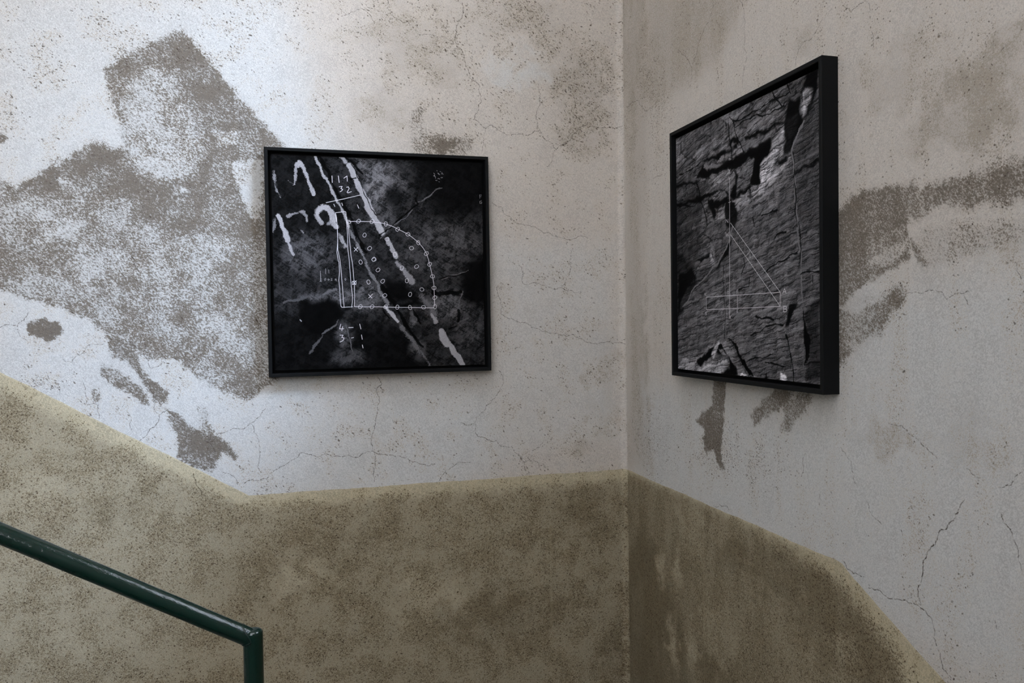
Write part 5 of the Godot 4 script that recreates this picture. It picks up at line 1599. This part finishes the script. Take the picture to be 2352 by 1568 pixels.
func right_print_bands() -> Array:
	return [
		[0.26, 4, 0.2, 0.828, 0.241, 0.839, 0.285, 0.845, 0.355, 0.853, 0.426, 0.861, 0.485],
		[0.25, 4, 0.2, 0.855, 0.471, 0.863, 0.541, 0.874, 0.628, 0.881, 0.722],
		[0.3, 6, 0.5, 0.892, 0.166, 0.858, 0.199, 0.828, 0.241],
		[0.28, 6, 0.7, 0.602, 0.368, 0.544, 0.413, 0.5, 0.442],
		[0.3, 5, 0.7, 0.469, 0.439, 0.438, 0.491, 0.365, 0.562, 0.306, 0.587, 0.181, 0.64, 0.076, 0.716],
		[0.3, 6, 0.9, 0.308, 0.482, 0.332, 0.526, 0.34, 0.569],
		[0.2, 4, 0.4, 0.413, 0.57, 0.413, 0.834],
		[0.28, 5, 0.8, 0.413, 0.033, 0.412, 0.117],
		[0.36, 10, 0.8, 0.371, 0.186, 0.403, 0.18],
		[0.3, 9, 0.9, 0.261, 0.19, 0.379, 0.2],
		[0.3, 5, 1.0, 0.501, 0.36, 0.545, 0.344, 0.574, 0.325],
		[0.26, 7, 1.0, 0.517, 0.265, 0.561, 0.239, 0.611, 0.225],
	]

func right_print_fissures() -> Array:
	return [
		[0, 3, 0.2, 0.403, 0.577, 0.404, 0.7, 0.405, 0.843],
		[0, 3, 0.2, 0.834, 0.249, 0.847, 0.373, 0.855, 0.484],
		[0, 3, 0.2, 0.861, 0.471, 0.871, 0.617],
		[0, 4, 0.5, 0.452, 0.043, 0.511, 0.143, 0.547, 0.19],
		[0, 4, 0.5, 0.202, 0.239, 0.233, 0.308, 0.267, 0.364, 0.279, 0.416],
		[0, 4, 0.6, 0.054, 0.309, 0.344, 0.292],
		[0, 4, 0.6, 0.726, 0.032, 0.775, 0.088],
		[0, 4, 0.6, 0.806, 0.029, 0.824, 0.062],
		[0, 4, 0.7, 0.475, 0.06, 0.606, 0.062, 0.726, 0.057, 0.818, 0.057],
		[0, 4, 0.8, 0.057, 0.178, 0.19, 0.172, 0.253, 0.154],
		[0, 4, 0.8, 0.49, 0.091, 0.633, 0.08, 0.788, 0.091],
		[0, 4, 0.6, 0.496, 0.671, 0.533, 0.661, 0.573, 0.659, 0.577, 0.628],
		[0, 4, 0.6, 0.667, 0.618, 0.713, 0.599, 0.782, 0.586, 0.813, 0.578],
		[0, 3, 0.6, 0.506, 0.49, 0.502, 0.537],
		[0, 4, 0.6, 0.727, 0.513, 0.746, 0.497, 0.795, 0.495],
		[0, 5, 0.5, 0.617, 0.763, 0.651, 0.771, 0.724, 0.776],
		[0, 4, 0.6, 0.552, 0.922, 0.629, 0.904, 0.703, 0.89],
		[0, 4, 0.6, 0.67, 0.917, 0.728, 0.922, 0.779, 0.927],
		[0, 4, 0.7, 0.582, 0.828, 0.644, 0.816, 0.678, 0.797, 0.774, 0.794],
		[0, 5, 0.7, 0.792, 0.826, 0.81, 0.872, 0.827, 0.924, 0.832, 0.974],
		[0, 4, 0.7, 0.871, 0.635, 0.97, 0.631],
		[0, 4, 0.6, 0.932, 0.642, 0.932, 0.662],
		[0, 3, 0.7, 0.527, 0.61, 0.549, 0.584, 0.542, 0.56],
		[0, 4, 0.7, 0.782, 0.586, 0.813, 0.571, 0.854, 0.568],
		[0, 4, 0.7, 0.656, 0.424, 0.721, 0.418, 0.747, 0.418],
		[0, 4, 0.7, 0.601, 0.424, 0.608, 0.455],
		[0, 4, 0.7, 0.444, 0.049, 0.472, 0.233],
	]

func right_print_lines() -> Array:
	return [
		[1.0, 0.451, 0.261, 0.443, 0.76],
		[1.0, 0.454, 0.424, 0.761, 0.686],
		[1.0, 0.455, 0.467, 0.761, 0.732],
		[1.0, 0.27, 0.685, 0.761, 0.686],
		[1.0, 0.761, 0.686, 0.761, 0.732],
		[1.0, 0.761, 0.732, 0.271, 0.733],
		[1.0, 0.271, 0.733, 0.27, 0.685],
		[1.0, 0.497, 0.687, 0.498, 0.732],
		[0.7, 0.58, 0.537, 0.56, 0.551],
		[1.1, 0.775, 0.691, 0.785, 0.675, 0.794, 0.691],
		[1.1, 0.78, 0.685, 0.79, 0.686],
		[1.1, 0.779, 0.75, 0.779, 0.732, 0.793, 0.732, 0.796, 0.737, 0.792, 0.741, 0.779, 0.741],
		[1.1, 0.792, 0.741, 0.798, 0.745, 0.793, 0.75, 0.779, 0.75],
		[1.0, 0.419, 0.454, 0.425, 0.469, 0.43, 0.459, 0.436, 0.47, 0.441, 0.456],
		[1.0, 0.422, 0.419, 0.422, 0.407, 0.437, 0.421, 0.437, 0.408],
		[0.9, 0.441, 0.229, 0.448, 0.236, 0.455, 0.231],
		[0.9, 0.448, 0.236, 0.448, 0.242],
		[1.0, 0.438, 0.759, 0.452, 0.77],
		[1.0, 0.453, 0.758, 0.438, 0.77],
		[0.8, 0.273, 0.743, 0.267, 0.742, 0.261, 0.744, 0.263, 0.747, 0.271, 0.748, 0.273, 0.751, 0.267, 0.753, 0.261, 0.752],
		[0.7, 0.26, 0.669, 0.259, 0.679],
		[0.7, 0.272, 0.669, 0.259, 0.674, 0.272, 0.679],
		[0.7, 0.43, 0.67, 0.43, 0.679, 0.437, 0.678, 0.44, 0.674, 0.437, 0.671, 0.43, 0.67],
		[0.7, 0.441, 0.719, 0.436, 0.718, 0.43, 0.723, 0.436, 0.728, 0.441, 0.726],
		[0.7, 0.503, 0.668, 0.493, 0.668, 0.493, 0.678],
		[0.7, 0.493, 0.673, 0.501, 0.673],
		[0.7, 0.502, 0.737, 0.492, 0.737, 0.492, 0.747, 0.502, 0.747],
		[0.7, 0.492, 0.742, 0.5, 0.742],
		[0.7, 0.582, 0.548, 0.578, 0.551, 0.578, 0.555, 0.582, 0.559, 0.586, 0.556, 0.586, 0.552, 0.582, 0.548],
		[0.7, 0.466, 0.344, 0.47, 0.352, 0.475, 0.347, 0.479, 0.353, 0.483, 0.346],
		[0.7, 0.44, 0.349, 0.459, 0.348],
	]
